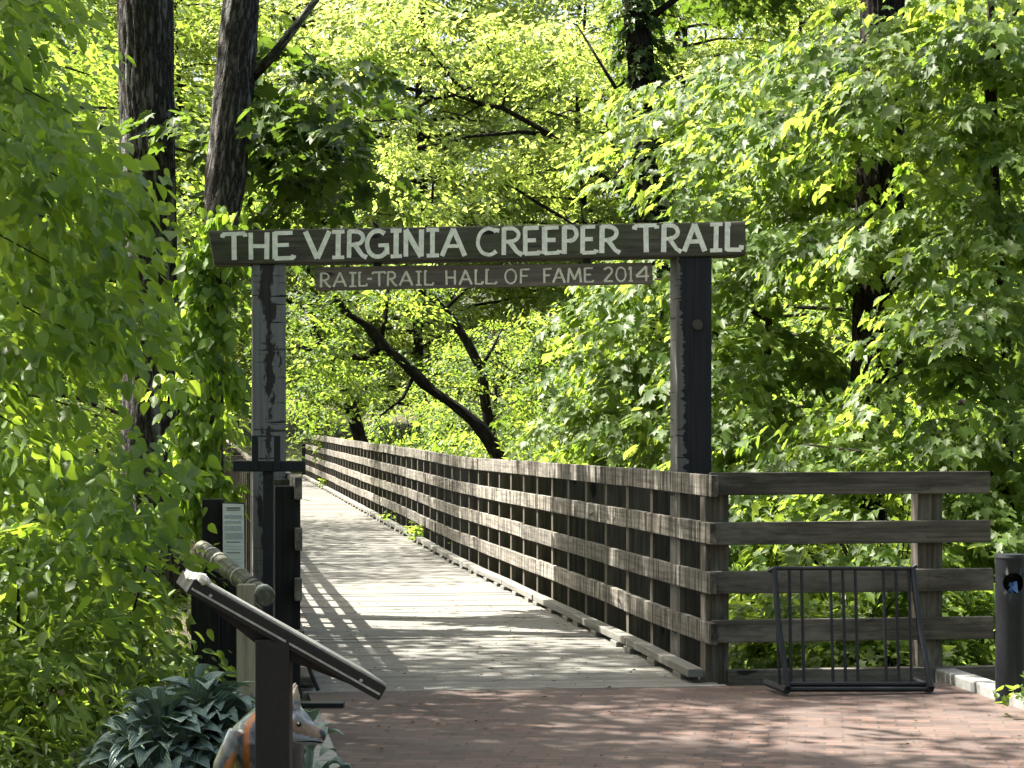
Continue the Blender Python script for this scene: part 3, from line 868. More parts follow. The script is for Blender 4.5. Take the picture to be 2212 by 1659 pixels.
dirv = np.array(hd); al = (co - np.array(rump)) @ dirv; sd = (co - np.array(rump)) @ np.array([hd.y, -hd.x, 0])
hgt_ = PZ - rump.z
body = al < .24
w1 = .02 * nz(22, 25, .4)
def put(mask, c, k=1.0):
    base[mask] = base[mask] * (1 - k) + np.array(c) * k
put(body & (hgt_ + w1 > .02) & (sd < 0), (.27, .36, .40))
put(body & (hgt_ + w1 <= .02) & (sd < .02), (.17, .17, .155))
put(body & (hgt_ < -.06 + w1) & (sd < -.03), (.22, .34, .06)); put(body & (hgt_ < -.10 + w1) & (sd < -.05), (.50, .48, .08))
put(body & (np.abs(sd + .035 + w1 * .8 + hgt_ * .15) < .018), (.15, .15, .07))
put(body & (np.abs(sd - .0 + w1 * .6 + hgt_ * .25) < .012), (.10, .11, .06))
put(body & (sd > .035 + w1), (.07, .075, .09))
put(body & (np.abs(sd - .045 + hgt_ * hgt_ * 2.2) < .011), (.36, .115, .02))
# head colours
k = (co - np.array(hb)) @ np.array(fd); hz = ((co - np.array(hb)) - k[:, None] * np.array(fd)) @ np.array(Z - fd * fd.z) / (Z - fd * fd.z).length
head = (np.linalg.norm(co - np.array(hb), axis=1) < .21) & (PX > 600)
put(head, (.15, .16, .19)); put(head & (hz > .03) & (nz(70, 60, 2) > .35), (.30, .31, .34))
put(head & (k > .035) & (hz < .036 - .12 * (k - .03)) & (hz > -.012), (.22, .155, .11))
put(head & (hz + .004 * nz(22, 22, 1) < -.014) & (k > -.02), (.40, .43, .52))
put(head & (hz < -.056), (.26, .23, .20))
put((PX > 600) & (PZ < wz(1617)), (.07, .07, .075))
put(np.linalg.norm(co - np.array(hp(1.0, .012)), axis=1) < .026, (.012, .012, .014))
put(head & (PZ > wz(1512)), (.34, .28, .22))
cl[:, :3] = np.clip(base, .005, .8)
ca = me.color_attributes.new('paint', 'FLOAT_COLOR', 'POINT'); ca.data.foreach_set('color', cl.ravel())
m, nt, out = new_mat('statue_paint')
a_ = nt.nodes.new('ShaderNodeAttribute'); a_.attribute_name = 'paint'
tcn = nt.nodes.new('ShaderNodeTexCoord').outputs['Object']
nn = noise(nt, tcn, 60, 4, .7)
cc_ = mixc(nt, .5, a_.outputs['Color'], ramp(nt, nn, [(.3, (.5, .5, .5)), (.7, (1, 1, 1))]), 'MULTIPLY')
finish(nt, out, cc_, .32, nn, .1, .002, .5)
me.materials.clear(); me.materials.append(m)
me.polygons.foreach_set('use_smooth', [True] * len(me.polygons))
ep = hp(.36, .022) + Vector((.0, -.064, 0))
mb = MB(); mb.tube([ep + Vector((0, .008, 0)), ep + Vector((0, 0, 0)), ep + Vector((0, -.004, 0))], [.011, .009, .003], 12); mb.build('eye', M['black'], wf, smooth=True)
mb = MB(); mp_ = []
for q, dz in ((.30, -.046), (.45, -.040), (.60, -.032), (.75, -.025), (.88, -.021), (.97, -.018)):
    hwq = float(np.interp(q, [.22, .42, .58, .78, .95], [.074, .062, .042, .032, .025]))
    mp_.append(hp(q, dz) + Vector((.0, -hwq * .86, 0)))
mb.tube(mp_, [.001, .002, .003, .0035, .0035, .002], 6); mb.build('mouth', M['hole'], wf)
mb = MB(); mb.tube([ep + Vector((.0, -.004, .003)), ep + Vector((.0, -.0055, .003))], [.003, .002], 8); mb.build('eye_glint', M['rim'], wf)
# ------------------------------------------------------------------ foliage tools
RG = np.random.default_rng(11)
def unit(a): return a / np.maximum(np.linalg.norm(a, axis=-1, keepdims=True), 1e-9)
UPV = np.array([0, 0, 1.0])
SV = np.array(SUN)
def leaf_shape(kind):
    # verts (side, along, normal), faces; the midrib is shared
    if kind == 'oval':
        h = [(.0, 0, 0), (.30, .16, .05), (.35, .42, .06), (.17, .78, .02), (0, 1, -.05)]
        mid = [(0, .4, -.03)]
    elif kind == 'small':
        h = [(0, 0, 0), (.27, .35, .06), (0, 1, -.04)]; mid = []
    elif kind == 'long':
        h = [(0, 0, 0), (.15, .3, .04), (.12, .65, .03), (0, 1, -.06)]; mid = []
    elif kind == 'maple':
        h = [(0, 0, 0), (.26, -.10, .03), (.22, .06, .04), (.52, .12, .0), (.34, .30, .06), (.46, .62, .0), (.20, .55, .06), (.17, .72, .04), (0, 1, -.06)]; mid = []
    elif kind == 'star':      # simpler lobed leaf for farther trees
        h = [(0, 0, 0), (.30, -.05, .03), (.24, .22, .05), (.48, .45, 0), (.18, .58, .05), (0, 1, -.05)]; mid = []
    elif kind == 'hosta':
        V = []; F = []
        prof = [(.0, .0), (.22, .16), (.36, .36), (.37, .55), (.26, .76), (.10, .92), (0, 1.0)]
        for (w, a) in prof:
            arch = .34 * math.sin(a * 2.1) - .30 * a * a
            for sx in (-1, -.5, 0, .5, 1):
                V.append((w * sx, a, arch + .10 * abs(sx) * w / .3 + (.012 if abs(sx) == .5 else 0)))
        for i in range(len(prof) - 1):
            for k in range(4):
                F.append((i * 5 + k, i * 5 + k + 1, i * 5 + k + 6, i * 5 + k + 5))
        return np.array(V), F
    V = [h[0]] + [p for p in h[1:-1]] + [h[-1]] + [(-p[0], p[1], p[2]) for p in h[1:-1]] + mid
    n = len(h); nm = n - 2
    right = [0] + list(range(1, n - 1)) + [n - 1]
    left = [n - 1] + [n + nm - 1 - k for k in range(nm)] + [0]
    if mid:
        c = len(V) - 1
        return np.array(V), [right + [c], left + [c]]
    return np.array(V), [right, left]

def leaf_mesh(name, P, D, Nn, S, tone, kind, mat):
    V, F = leaf_shape(kind)
    n = len(P); k = len(V)
    D = unit(D); Nn = unit(Nn - D * np.sum(Nn * D, -1, keepdims=True)); Sd = np.cross(D, Nn)
    rq = np.random.default_rng(n)
    fw = rq.uniform(.68, 1.18, n)[:, None, None]; fc = rq.normal(1.2, .9, n)[:, None, None]; tw = rq.normal(0, .16, n)[:, None, None]
    if kind == 'hosta': fw = fw * .35 + .55; fc = fc * .35 + .6; tw = tw * .4
    vx = V[None, :, 0, None] * fw + tw * V[None, :, 1, None] ** 2
    co = (P[:, None, :] + S[:, None, None] * (vx * Sd[:, None, :] + V[None, :, 1, None] * D[:, None, :] + (V[None, :, 2, None] * fc) * Nn[:, None, :])).reshape(-1, 3)
    lens = np.array([len(f) for f in F]); loops = np.concatenate([np.array(f) for f in F])
    me = bpy.data.meshes.new(name)
    me.vertices.add(n * k); me.vertices.foreach_set('co', co.astype(np.float32).ravel())
    L = len(loops)
    me.loops.add(n * L)
    me.loops.foreach_set('vertex_index', (loops[None, :] + (np.arange(n) * k)[:, None]).astype(np.int32).ravel())
    nf = len(F); me.polygons.add(n * nf)
    st_ = np.concatenate([[0], np.cumsum(lens)[:-1]])
    me.polygons.foreach_set('loop_start', (st_[None, :] + (np.arange(n) * L)[:, None]).astype(np.int32).ravel())
    me.polygons.foreach_set('loop_total', np.tile(lens, n).astype(np.int32))
    a = me.attributes.new('tone', 'FLOAT', 'FACE'); a.data.foreach_set('value', np.repeat(np.clip(tone, 0, 1), nf).astype(np.float32))
    if kind == 'hosta':
        lv = me.attributes.new('lv', 'FLOAT_VECTOR', 'POINT'); lv.data.foreach_set('vector', np.tile(V, (n, 1)).astype(np.float32).ravel())
    me.materials.append(mat)
    me.update(calc_edges=True)
    return me

def sprays(C, A, L, per, size, droop=.4, flatn=.10, wide=.30, nj=.45, rng=RG, hang=0.0):
    """C, A: twig origins and directions -> leaves along and beside each twig"""
    n = len(C); A = unit(A)
    cnt = np.full(n, per); i = np.repeat(np.arange(n), cnt); m = len(i)
    Ls = (L * rng.uniform(.7, 1.25, n))[i]
    t = rng.random(m) ** .8
    a = A[i]; s = unit(np.cross(a, UPV) + 1e-6); u = np.cross(s, a)
    side = rng.choice([-1, 1], m); lat = side * np.abs(rng.normal(0, wide, m)) * (1.05 - .6 * t)
    P = C[i] + a * (t * Ls)[:, None] + s * (lat * Ls)[:, None] + u * (rng.normal(0, flatn, m) * Ls)[:, None]
    P[:, 2] -= droop * (t * t * .55 + lat * lat * .8) * Ls
    D = a * (.75 + hang * -.3) + s * (side * rng.uniform(.2, 1.1, m))[:, None] + rng.normal(0, .25, (m, 3))
    D[:, 2] -= droop * rng.uniform(.4, 1.3, m) + hang * rng.uniform(.6, 1.5, m)
    Nn = UPV * 1.0 + a * (.35 + hang * .9) + rng.normal(0, nj, (m, 3))
    S = size * rng.uniform(.5, 1.28, m)
    tone = np.clip(np.repeat(rng.normal(.5, .2, n), cnt) + rng.normal(0, .16, m), 0, 1)
    return P, D, Nn, S, tone

def ground_of(P):            # where the sun carries the shadow of P on the ground plane
    return P[:, :2] - SV[:2] / SV[2] * P[:, 2:3]
# openings in the canopy: (x, y, rx, ry, share removed)
GAPS = []
def thin(C, rng=RG, gaps=None):
    g = ground_of(C); keep = np.ones(len(C), bool)
    for (x, y, rx, ry, k) in (GAPS if gaps is None else gaps):
        d = ((g[:, 0] - x) / rx) ** 2 + ((g[:, 1] - y) / ry) ** 2
        keep &= ~((d < 1) & (rng.random(len(C)) < k))
    return keep

def boughs(H0, H1, R, nb, profile, rise=.25, spb=14, rng=RG, lean=(0, 0), azr=None, tmin=.3):
    """limbs of a crown in tree-local coordinates -> twig origins, directions, limb polylines"""
    C = []; A = []; limbs = []
    for k in range(nb):
        u = (k + rng.random()) / nb
        z = H0 + (H1 - H0) * u
        az = k * 2.39996 + rng.normal(0, .3)
        if azr: az = rng.uniform(*azr)
        r = R * profile(u) * rng.uniform(.75, 1.15)
        o = np.array([math.cos(az), math.sin(az), 0])
        b = np.array([lean[0] * z, lean[1] * z, z])
        rs = rise * rng.uniform(.4, 1.4)
        f = lambda t: b + o * (r * t) + UPV * (r * (rs * t - .30 * t * t)) + np.array([0, 0, 0])
        limbs.append(([f(t) for t in (0, .35, .7, 1)], r))
        n = max(3, int(spb * (r / R) ** .8))
        t = tmin + (1.02 - tmin) * rng.random(n) ** .7
        for tt in t:
            side = np.array([-o[1], o[0], 0]) * rng.normal(0, .24 * r * (.4 + tt * .7))
            C.append(f(tt) + side + UPV * rng.normal(0, .05 * r))
            d = o * 1.0 + np.array([-o[1], o[0], 0]) * rng.normal(0, .8) + UPV * rng.normal(.0, .18)
            A.append(d)
    return np.array(C), np.array(A), limbs

def trunk_mesh(H, r0, limbs=None, lean=(0, 0), mat='bark_far', wob=.12, sides=9, name='trunk', base=-.6):
    mb = MB(); pts = []; rr = []
    n = 12
    for i in range(n + 1):
        z = base + (H - base) * i / n
        pts.append((lean[0] * z + wob * math.sin(z * .9 + H), lean[1] * z + wob * math.cos(z * .7), z)); rr.append(r0 * (1.25 if i == 0 else 1) * (1 - .8 * (i / n) ** 1.2))
    mb.tube(pts, rr, sides, rough=.12)
    if limbs:
        for pl, r in limbs:
            r1 = max(.012, min(r0 * .4, .013 * r + .01))
            mb.tube([tuple(p) for p in pl], [r1, r1 * .75, r1 * .45, r1 * .15], 5, cap=False)
    return mb

def place(root, name, me):
    o = bpy.data.objects.new(name, me); col.objects.link(o); o.parent = root; return o

def round_(u): return max(.12, math.sin(math.pi * (.12 + .86 * u)) ** .7)
def cone_(u): return max(.1, (1 - u) ** .6 * min(1, .55 + 2 * u))
def full_(u): return max(.15, min(1.0, .75 + 1.2 * u) * (1 - max(0, u - .55) / .5) ** .5 if u < 1 else .15)

# ------------------------------------------------------------------ tree kinds of the far wood (meshes shared by the copies)
KINDS = []
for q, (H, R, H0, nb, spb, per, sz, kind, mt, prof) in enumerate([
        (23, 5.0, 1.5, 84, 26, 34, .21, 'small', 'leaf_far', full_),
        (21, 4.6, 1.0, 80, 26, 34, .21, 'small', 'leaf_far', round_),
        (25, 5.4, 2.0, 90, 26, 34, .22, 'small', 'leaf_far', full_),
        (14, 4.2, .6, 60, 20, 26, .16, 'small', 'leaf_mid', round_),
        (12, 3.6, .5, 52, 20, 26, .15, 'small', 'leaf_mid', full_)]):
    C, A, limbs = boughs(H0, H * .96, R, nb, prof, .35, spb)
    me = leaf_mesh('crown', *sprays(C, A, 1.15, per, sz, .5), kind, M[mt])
    tb = trunk_mesh(H * .95, .10 + H * .005, limbs, mat='bark_far')
    KINDS.append((me, tb, 'bark_far'))
_tm = {}
def tree(k, x, y, sc_, rz, label, group, name='broadleaf_tree', cat='tree'):
    z = hgt(x, y)
    r = thing(name, (x, y, z), label, cat, group, rz)
    r.scale = (sc_, sc_, sc_ * rnd.uniform(.92, 1.08))
    me, tb, bm_ = KINDS[k]
    if k not in _tm:
        o = tb.build('trunk', M[bm_], r, smooth=True, local=True); _tm[k] = o.data
    else:
        place(r, 'trunk', _tm[k])
    place(r, 'crown', me)
    return r
far_l = 'tall sunlit broadleaf tree in the wall of woods beyond the far end of the bridge'
back_l = 'pale green broadleaf tree in the back row of the far woods'
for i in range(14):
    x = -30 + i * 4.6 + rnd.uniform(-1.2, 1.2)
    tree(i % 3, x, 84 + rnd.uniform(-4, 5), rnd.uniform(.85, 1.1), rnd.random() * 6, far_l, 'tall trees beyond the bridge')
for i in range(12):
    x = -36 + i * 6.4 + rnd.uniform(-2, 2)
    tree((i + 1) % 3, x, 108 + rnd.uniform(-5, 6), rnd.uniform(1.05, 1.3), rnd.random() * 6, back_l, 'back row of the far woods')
court_l = 'broadleaf tree added out of view beside or behind the viewer to dim the sky light'
for (x, y, k, s_) in ((-7.5, 6.0, 4, 1.0), (8.2, 7.5, 3, .95), (-1.5, -7.5, 3, 1.05), (6.5, -5, 4, 1.1)):  # unseen trees, added to hold back open-sky light over the court
    tree(k, x, y, s_, rnd.random() * 6, court_l, 'unseen trees added around the paved court')
# middle distance on both sides of the bridge
mid_r = 'shaded middle distance tree in the woods to the right of the bridge'
for (x, y, k, s_) in ((6.5, 36, 3, .95), (11.5, 40, 4, 1.2), (3.8, 52, 4, .62), (9.2, 55, 3, 1.1), (15.5, 50, 3, 1.2), (15.2, 34, 4, 1.2), (-.5, 62, 4, .62), (5.0, 66, 3, .7), (12, 68, 3, 1.2)):
    tree(k, x, y, s_, rnd.random() * 6, mid_r, 'trees to the right of the bridge')
mid_l = 'leafy tree standing in the woods to the left of the bridge behind the trunks'
for (x, y, k, s_) in ((-10.0, 31.5, 3, 1.25), (-10.6, 39.5, 4, 1.35), (-14.0, 47, 3, 1.0), (-19, 50, 3, 1.3), (-15.6, 61, 3, 1.0), (-14.5, 72, 4, 1.2), (-20, 66, 3, 1.2)):
    tree(k, x, y, s_, rnd.random() * 6, mid_l, 'trees to the left of the bridge')

# ------------------------------------------------------------------ shrubs (three shared kinds)
SK = []
for (R, H, n, per, sz, kind, mt) in ((1.5, 1.9, 150, 26, .12, 'small', 'leaf_mid'), (1.3, 1.3, 110, 26, .10, 'long', 'leaf_mid'), (1.2, 1.6, 90, 22, .15, 'star', 'leaf_mid')):
    th = RG.uniform(0, 6.283, n); r = R * RG.random(n) ** .5; hh = H * np.sqrt(np.maximum(.06, 1 - (r / R) ** 2)) * RG.uniform(.25, 1, n)
    C = np.stack([r * np.cos(th), r * np.sin(th), hh], 1); A = np.stack([np.cos(th), np.sin(th), RG.normal(.15, .3, n)], 1)
    me = leaf_mesh('leaves', *sprays(C, A, .5, per, sz, .5, .15, .35), kind, M[mt])
    mb = MB()
    for k in range(9):
        t_ = rnd.random() * 6.28; rr_ = R * rnd.uniform(.3, .8)
        mb.tube([(0, 0, -.2), (rr_ * .4 * math.cos(t_), rr_ * .4 * math.sin(t_), H * .4), (rr_ * math.cos(t_), rr_ * math.sin(t_), H * .75)], [.02, .014, .005], 5, False)
    SK.append([me, mb, None])
def shrub(k, x, y, s_, label, group, name='shrub', sz=1.0):
    r = thing(name, (x, y, hgt(x, y)), label, 'shrub', group, rnd.random() * 6)
    r.scale = (s_, s_, s_ * sz)
    me, mb, sm = SK[k]
    if sm is None:
        o = mb.build('stems', M['bark_far'], r, local=True); SK[k][2] = o.data
    else: place(r, 'stems', sm)
    place(r, 'leaves', me)
    return r
sr = 'leafy shrub growing along the right side of the footbridge railing'
for (s, u, k, s_, q) in ((3.2, 3.6, 2, 1.0, 1.3), (5.5, 4.6, 0, 1.2, 1.5), (8, 3.6, 2, 1.1, 2.2), (10.5, 4.2, 0, 1.2, 2.2), (13, 3.4, 1, 1.3, 2.6), (16, 3.8, 0, 1.3, 2.4), (19.5, 3.4, 2, 1.4, 2.2), (23, 3.6, 0, 1.4, 2.2), (27, 3.4, 0, 1.3, 2.2), (31, 3.6, 1, 1.6, 2.4), (36, 3.4, 0, 1.4, 2.0), (41, 3.6, 0, 1.5, 1.8), (47, 3.5, 1, 1.6, 1.7), (53, 3.4, 0, 1.5, 1.4), (15, 7, 0, 1.6, 2.4), (21, 7, 0, 1.7, 2.4), (29, 7, 0, 1.7, 2.4), (38, 7.5, 0, 1.8, 2.4)):
    p = bp(s, u + 1.2); shrub(k, p.x, p.y, s_, sr, 'shrubs along the right railing', sz=q)
sl = 'leafy shrub growing along the left side of the footbridge behind the post'
for (s, u, k, s_, q) in ((6, -3.8, 0, 1.0, 1.0), (13, -3.8, 1, 1.3, 1.6), (19, -3.8, 0, 1.2, 1.5), (26, -4, 0, 1.3, 1.5), (34, -4, 0, 1.3, 1.5), (43, -4, 1, 1.5, 1.4), (52, -3.8, 0, 1.3, 1.0)):
    p = bp(s, u - .7); shrub(k, p.x, p.y, s_, sl, 'shrubs along the left railing', sz=q)
fs_ = 'low sunlit shrub behind the dark rail fence and bicycle rack'
for (x, y, k, s_, q) in ((2.5, 16.8, 2, .6, .9), (2.9, 17.6, 2, .85, 1.3), (3.9, 17.3, 2, .8, 1.2), (4.8, 18.2, 2, .95, 1.4), (3.3, 19.6, 0, 1.0, 1.3), (5.9, 19.5, 2, 1.1, 1.4), (2.9, 20.9, 2, .9, 1.5), (4.3, 16.1, 1, .6, 1.0), (6.4, 16.8, 1, 1.0, 1.1)):
    shrub(k, x, y, s_, fs_, 'shrubs behind the rail fence', sz=q)
# low growth over the forest floor
n = 5200
s = RG.uniform(.8, 75, n); u = RG.choice([-1, 1], n) * (2.7 + np.abs(RG.normal(0, 5.5, n)))
x = O.x + B.x * s + Lx.x * u; y = O.y + B.y * s + Lx.y * u
z = np.array([hgt(a, b) for a, b in zip(x, y)]) + RG.uniform(.0, .35, n)
th = RG.uniform(0, 6.283, n)
C = np.stack([x, y, z], 1); A = np.stack([np.cos(th), np.sin(th), RG.uniform(.1, .7, n)], 1)
o = bpy.data.objects.new('undergrowth', leaf_mesh('undergrowth', *sprays(C, A, .45, 12, .13, .3, .2, .35), 'small', M['leaf_mid']))
col.objects.link(o); tag(o, 'low green undergrowth covering the forest floor around the bridge', None, None, 'stuff')

# ------------------------------------------------------------------ the two near trunks on the left
def near_tree(name, label, path, radii, crownf, mat='bark', leafmat='leaf_mid'):
    p0 = Vector(path[0]); p0.z = 0
    r = thing(name, tuple(p0), label, 'tree')
    mb = MB(); pts = []; rr = []
    for i in range(len(path) - 1):
        for q in range(5):
            t = q / 5; pts.append(Vector(path[i]).lerp(Vector(path[i + 1]), t)); rr.append(radii[i] * (1 - t) + radii[i + 1] * t)
    pts.append(Vector(path[-1])); rr.append(radii[-1])
    if radii[1] > .09 and mat != 'bark_far':
        P2 = []; R2 = []
        for i in range(len(pts) - 1):
            m_ = max(1, int((pts[i + 1] - pts[i]).length / .07))
            for q in range(m_): P2.append(pts[i].lerp(pts[i + 1], q / m_)); R2.append(rr[i] + (rr[i + 1] - rr[i]) * q / m_)
        mb.ridged(P2, R2, 84 if radii[1] > .15 else 60, .13, rnd.random() * 6)
    else: mb.tube(pts, rr, 22, rough=.13)
    mb.build('trunk', M[mat], r, smooth=True)
    return r
def add_crown(r, C, A, L, per, size, kind, mat, name='crown', cull=True, **kw):
    if cull:
        k = thin(C) if cull is True else thin(C, gaps=GAPS[:1]); C = C[k]; A = A[k]
    loc = np.array(r.location)
    o = place(r, name, leaf_mesh(name, *sprays(C - loc, A, L, per, size, **kw), kind, M[mat]))
    return o
def limb_part(r, pts, r0, r1, mat='bark', name='limb'):
    mb = MB(); n = len(pts)
    mb.tube(pts, [r0 + (r1 - r0) * i / (n - 1) for i in range(n)], 8, rough=.1); return mb.build(name, M[mat], r, smooth=True)

# openings that let the sun through to the deck and the paving
GAPS += [(-2.6, 12.2, .9, 1.0, .7), (-1.3, 12.6, .9, 1.0, .62), (2.9, 12.6, 2.2, .8, .72), (.6, 13.3, 1.0, .35, .75), (-.3, 12.2, .6, .3, .7), (1.2, 11.6, 1.0, .3, .8), (-.6, 16.3, 1.0, .5, .6), (-.5, 21.0, 1.7, 3.2, .95), (.9, 18.2, 1.2, 1.8, .94), (-4.0, 38, 3, 7, .8), (2.6, 12.6, 1.6, 1.1, .6), (1.6, 11.4, 1.2, .5, .3), (6.2, 21, 4.6, 6, .82), (-6, 22, 3.5, 6, .5)]

t1 = near_tree('oak_tree', 'thick furrowed grey trunk at upper left, left of its leaning neighbour',
    [at(335, 1300, 21), at(325, 700, 21), at(318, 300, 21), at(314, 0, 21), at(312, -500, 21), at(305, -1300, 21)], [.30, .26, .265, .265, .24, .12], None)
C, A, lb = boughs(8.0, 15, 4.0, 34, round_, .3, 20)
add_crown(t1, C + np.array([-4.0, 21.4, 0]), A, .9, 26, .15, 'star', 'leaf_mid', droop=.5)
t2 = near_tree('leaning_tree', 'leaning grey trunk with pale bark patches behind the beam end',
    [at(452, 1250, 19.5), at(458, 780, 19.5), at(470, 570, 19.5), at(488, 380, 19.5), at(508, 160, 19.5), at(520, 0, 19.5), at(545, -500, 19.8), at(560, -1200, 20)], [.12, .10, .13, .185, .18, .165, .14, .06], None)
limb_part(t2, [at(545, 165, 19.5), at(590, 120, 19.4), at(640, 55, 19.3), at(690, -10, 19.2), at(760, -120, 19.2)], .055, .02)
C, A, lb = boughs(8.5, 13.5, 3.0, 22, round_, .3, 18)
add_crown(t2, C + np.array([-2.4, 20.2, 0]), A, .9, 24, .15, 'star', 'leaf_mid', droop=.5)
# bough of the leaning tree right of its trunk, its shade put into darker leaf colour
n = 90
c0 = np.array(at(640, 290, 20.5)); C = c0 + RG.normal(0, 1, (n, 3)) * np.array([.38, .5, .36]); A = RG.normal(0, 1, (n, 3)) * np.array([1, 1, .2])
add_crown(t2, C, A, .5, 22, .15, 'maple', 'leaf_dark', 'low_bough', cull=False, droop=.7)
# creeper on the leaning trunk
vn = thing('climbing_vine', at(450, 1200, 19), 'dark five leaved creeper climbing the lower leaning trunk beside the gate', 'vine')
n = 150; t = RG.random(n)
PXs = 470 - 45 * t + RG.normal(0, 26, n); PYs = 440 + 700 * t
C = np.array([at(a, b, 19.2) for a, b in zip(PXs, PYs)]); A = RG.normal(0, 1, (n, 3)) * np.array([1, .6, .4]) + np.array([0, -.6, -.3])
add_crown(vn, C, A, .28, 12, .12, 'oval', 'leaf_near', 'leaves', cull=False, droop=.8, hang=.6)
mb = MB(); mb.tube([at(430, 1200, 19.3), at(440, 900, 19.3), at(450, 650, 19.3), at(478, 440, 19.35)], [.02, .018, .015, .008], 6); mb.build('stem', M['bark_far'], vn)

# ------------------------------------------------------------------ overhanging tree, near left (hanging pointed leaves)
ov = thing('overhanging_tree', (-6.0, 12.6, 0), 'near tree with big drooping pointed leaves filling the left side', 'tree')
mb = MB(); mb.tube([(-6, 12.6, -.4), (-5.9, 12.7, 2), (-5.7, 12.6, 5), (-5.9, 12.4, 9), (-6.1, 12.3, 13)], [.24, .2, .17, .12, .04], 16, rough=.1); mb.build('trunk', M['bark'], ov, smooth=True)
def edge_px(py):
    return float(np.interp(py, [-300, 0, 250, 420, 600, 900, 1050, 1200, 1350, 1500], [230, 210, 250, 400, 430, 450, 445, 415, 330, 200]))
C = []; A = []
BC = []
for k in range(70):
    py = RG.uniform(-260, 1240); e = edge_px(py) - 165
    BC.append((e - abs(RG.normal(0, 1)) * 230, py, RG.uniform(11.6, 15.2)))
for k in range(430):
    b_ = BC[k % len(BC)]
    px_ = b_[0] + RG.normal(0, 48); py = b_[1] + RG.normal(0, 30) + .25 * max(0, px_ - b_[0]); Yd = b_[2] + RG.normal(0, .25)
    if px_ < -260 or px_ > edge_px(py) - 135: continue
    C.append(np.array(at(px_, py, Yd))); A.append(np.array([RG.uniform(.2, 1.2), RG.normal(-.4, .5), RG.normal(-.35, .25)]))
C = np.array(C); A = np.array(A)
for k in range(26):
    i = k * (len(C) // 26); c = C[i]
    limb_part(ov, [tuple(c + np.array([-.45, .05, .22])), tuple(c + np.array([-.15, .02, .10])), tuple(c + np.array([.25, 0, -.12]))], .008, .003)
add_crown(ov, C, A, .5, 20, .112, 'oval', 'leaf_near', 'low_crown', cull='low', droop=.5, hang=.16, flatn=.17, wide=.36, nj=.75)
C, A, lb = boughs(5.0, 12.5, 4.6, 52, round_, .3, 22)
add_crown(ov, C + np.array([-5.9, 12.6, 0]), A, .9, 24, .15, 'oval', 'leaf_near', droop=.6)

# second shade tree farther left, above the picture
sh = thing('shade_tree', (-9.2, 16.4, 0), 'tall tree left of the picture whose crown shades the gateway', 'tree')
mb = MB(); mb.tube([(-9.2, 16.4, -.4), (-9.1, 16.4, 5), (-9, 16.3, 10), (-8.9, 16.2, 16)], [.3, .26, .2, .05], 14, rough=.1); mb.build('trunk', M['bark'], sh, smooth=True)
C, A, lb = boughs(5.5, 15.5, 4.4, 60, round_, .3, 22)
add_crown(sh, C + np.array([-9.0, 16.3, 0]), A, .95, 24, .16, 'star', 'leaf_mid', droop=.5)

# ------------------------------------------------------------------ undergrowth shrub at the lower left
for i, (px_, py, Yd, n, kind, lab) in enumerate(((40, 1330, 12.4, 150, 'oval', 'sunlit bush at the lower left corner, in front of the drooping tree'), (225, 1300, 13.4, 110, 'oval', 'shaded bush between the sunlit corner bush and the dark notice posts'), (-10, 1560, 11.3, 100, 'long', 'narrow leaved bush low in the bottom left corner'))):
    c = np.array(at(px_, py, Yd)); r = thing('bush', (c[0], c[1], 0), lab, 'shrub')
    C = c + np.stack([RG.normal(0, .24, n), RG.normal(0, .4, n), RG.uniform(-.75, .45, n)], 1); C[:, 2] = np.maximum(C[:, 2], .05)
    A = (C - c) * np.array([1, 1, .3]) + RG.normal(0, .3, (n, 3))
    add_crown(r, C, A, .42, 20, .085 if kind == 'oval' else .11, kind, 'leaf_mid', 'leaves', cull=False, droop=.6)
    mb = MB()
    for k in range(8):
        q = C[k * 10]; mb.tube([(c[0] + .1 * (k - 4) * .3, c[1], -.1), tuple((q + np.array([c[0], c[1], 0])) / 2), tuple(q)], [.012, .01, .004], 5, False)
    mb.build('stems', M['bark_far'], r)

# ------------------------------------------------------------------ ivy-clad trunk right of the middle
Yi = 31
iv = near_tree('ivy_clad_tree', 'dark trunk wrapped in ivy rising above the right part of the beam',
    [at(1420, 1100, Yi), at(1412, 470, Yi), at(1395, 250, Yi), at(1372, 0, Yi), at(1350, -400, Yi), at(1330, -900, Yi)], [.24, .22, .2, .18, .15, .06], None, 'bark_dark')
n = 400; t = RG.random(n); py = -200 + 1180 * t; pxc = np.interp(py, [-200, 0, 250, 470, 600], [1362, 1372, 1395, 1412, 1418]); th = RG.uniform(0, 6.283, n)
C = np.array([np.array(at(a, b, Yi)) for a, b in zip(pxc, py)]) + np.stack([np.cos(th), np.sin(th), 0 * th], 1) * RG.uniform(.08, .24, n)[:, None]
A = np.stack([np.cos(th), np.sin(th), RG.normal(-.4, .3, n)], 1)
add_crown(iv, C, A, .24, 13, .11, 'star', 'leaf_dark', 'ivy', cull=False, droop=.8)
for (pp, r0) in (([(1385, 150), (1330, 190), (1250, 60)], .05), ([(1400, 330), (1352, 350), (1300, 420)], .03), ([(1375, 60), (1470, -10), (1560, -90)], .07)):
    limb_part(iv, [at(a, b, Yi - .1) for a, b in pp], r0, .012, 'bark_dark')
C, A, lb = boughs(0, 5.0, 3.0, 14, round_, .25, 14, azr=(-1.1, 1.2))
c0 = np.array(at(1400, -40, Yi)); C = C + np.array([c0[0], c0[1], c0[2] - .2])
add_crown(iv, C, A, .8, 24, .16, 'star', 'leaf_dark', cull=False, droop=.6)

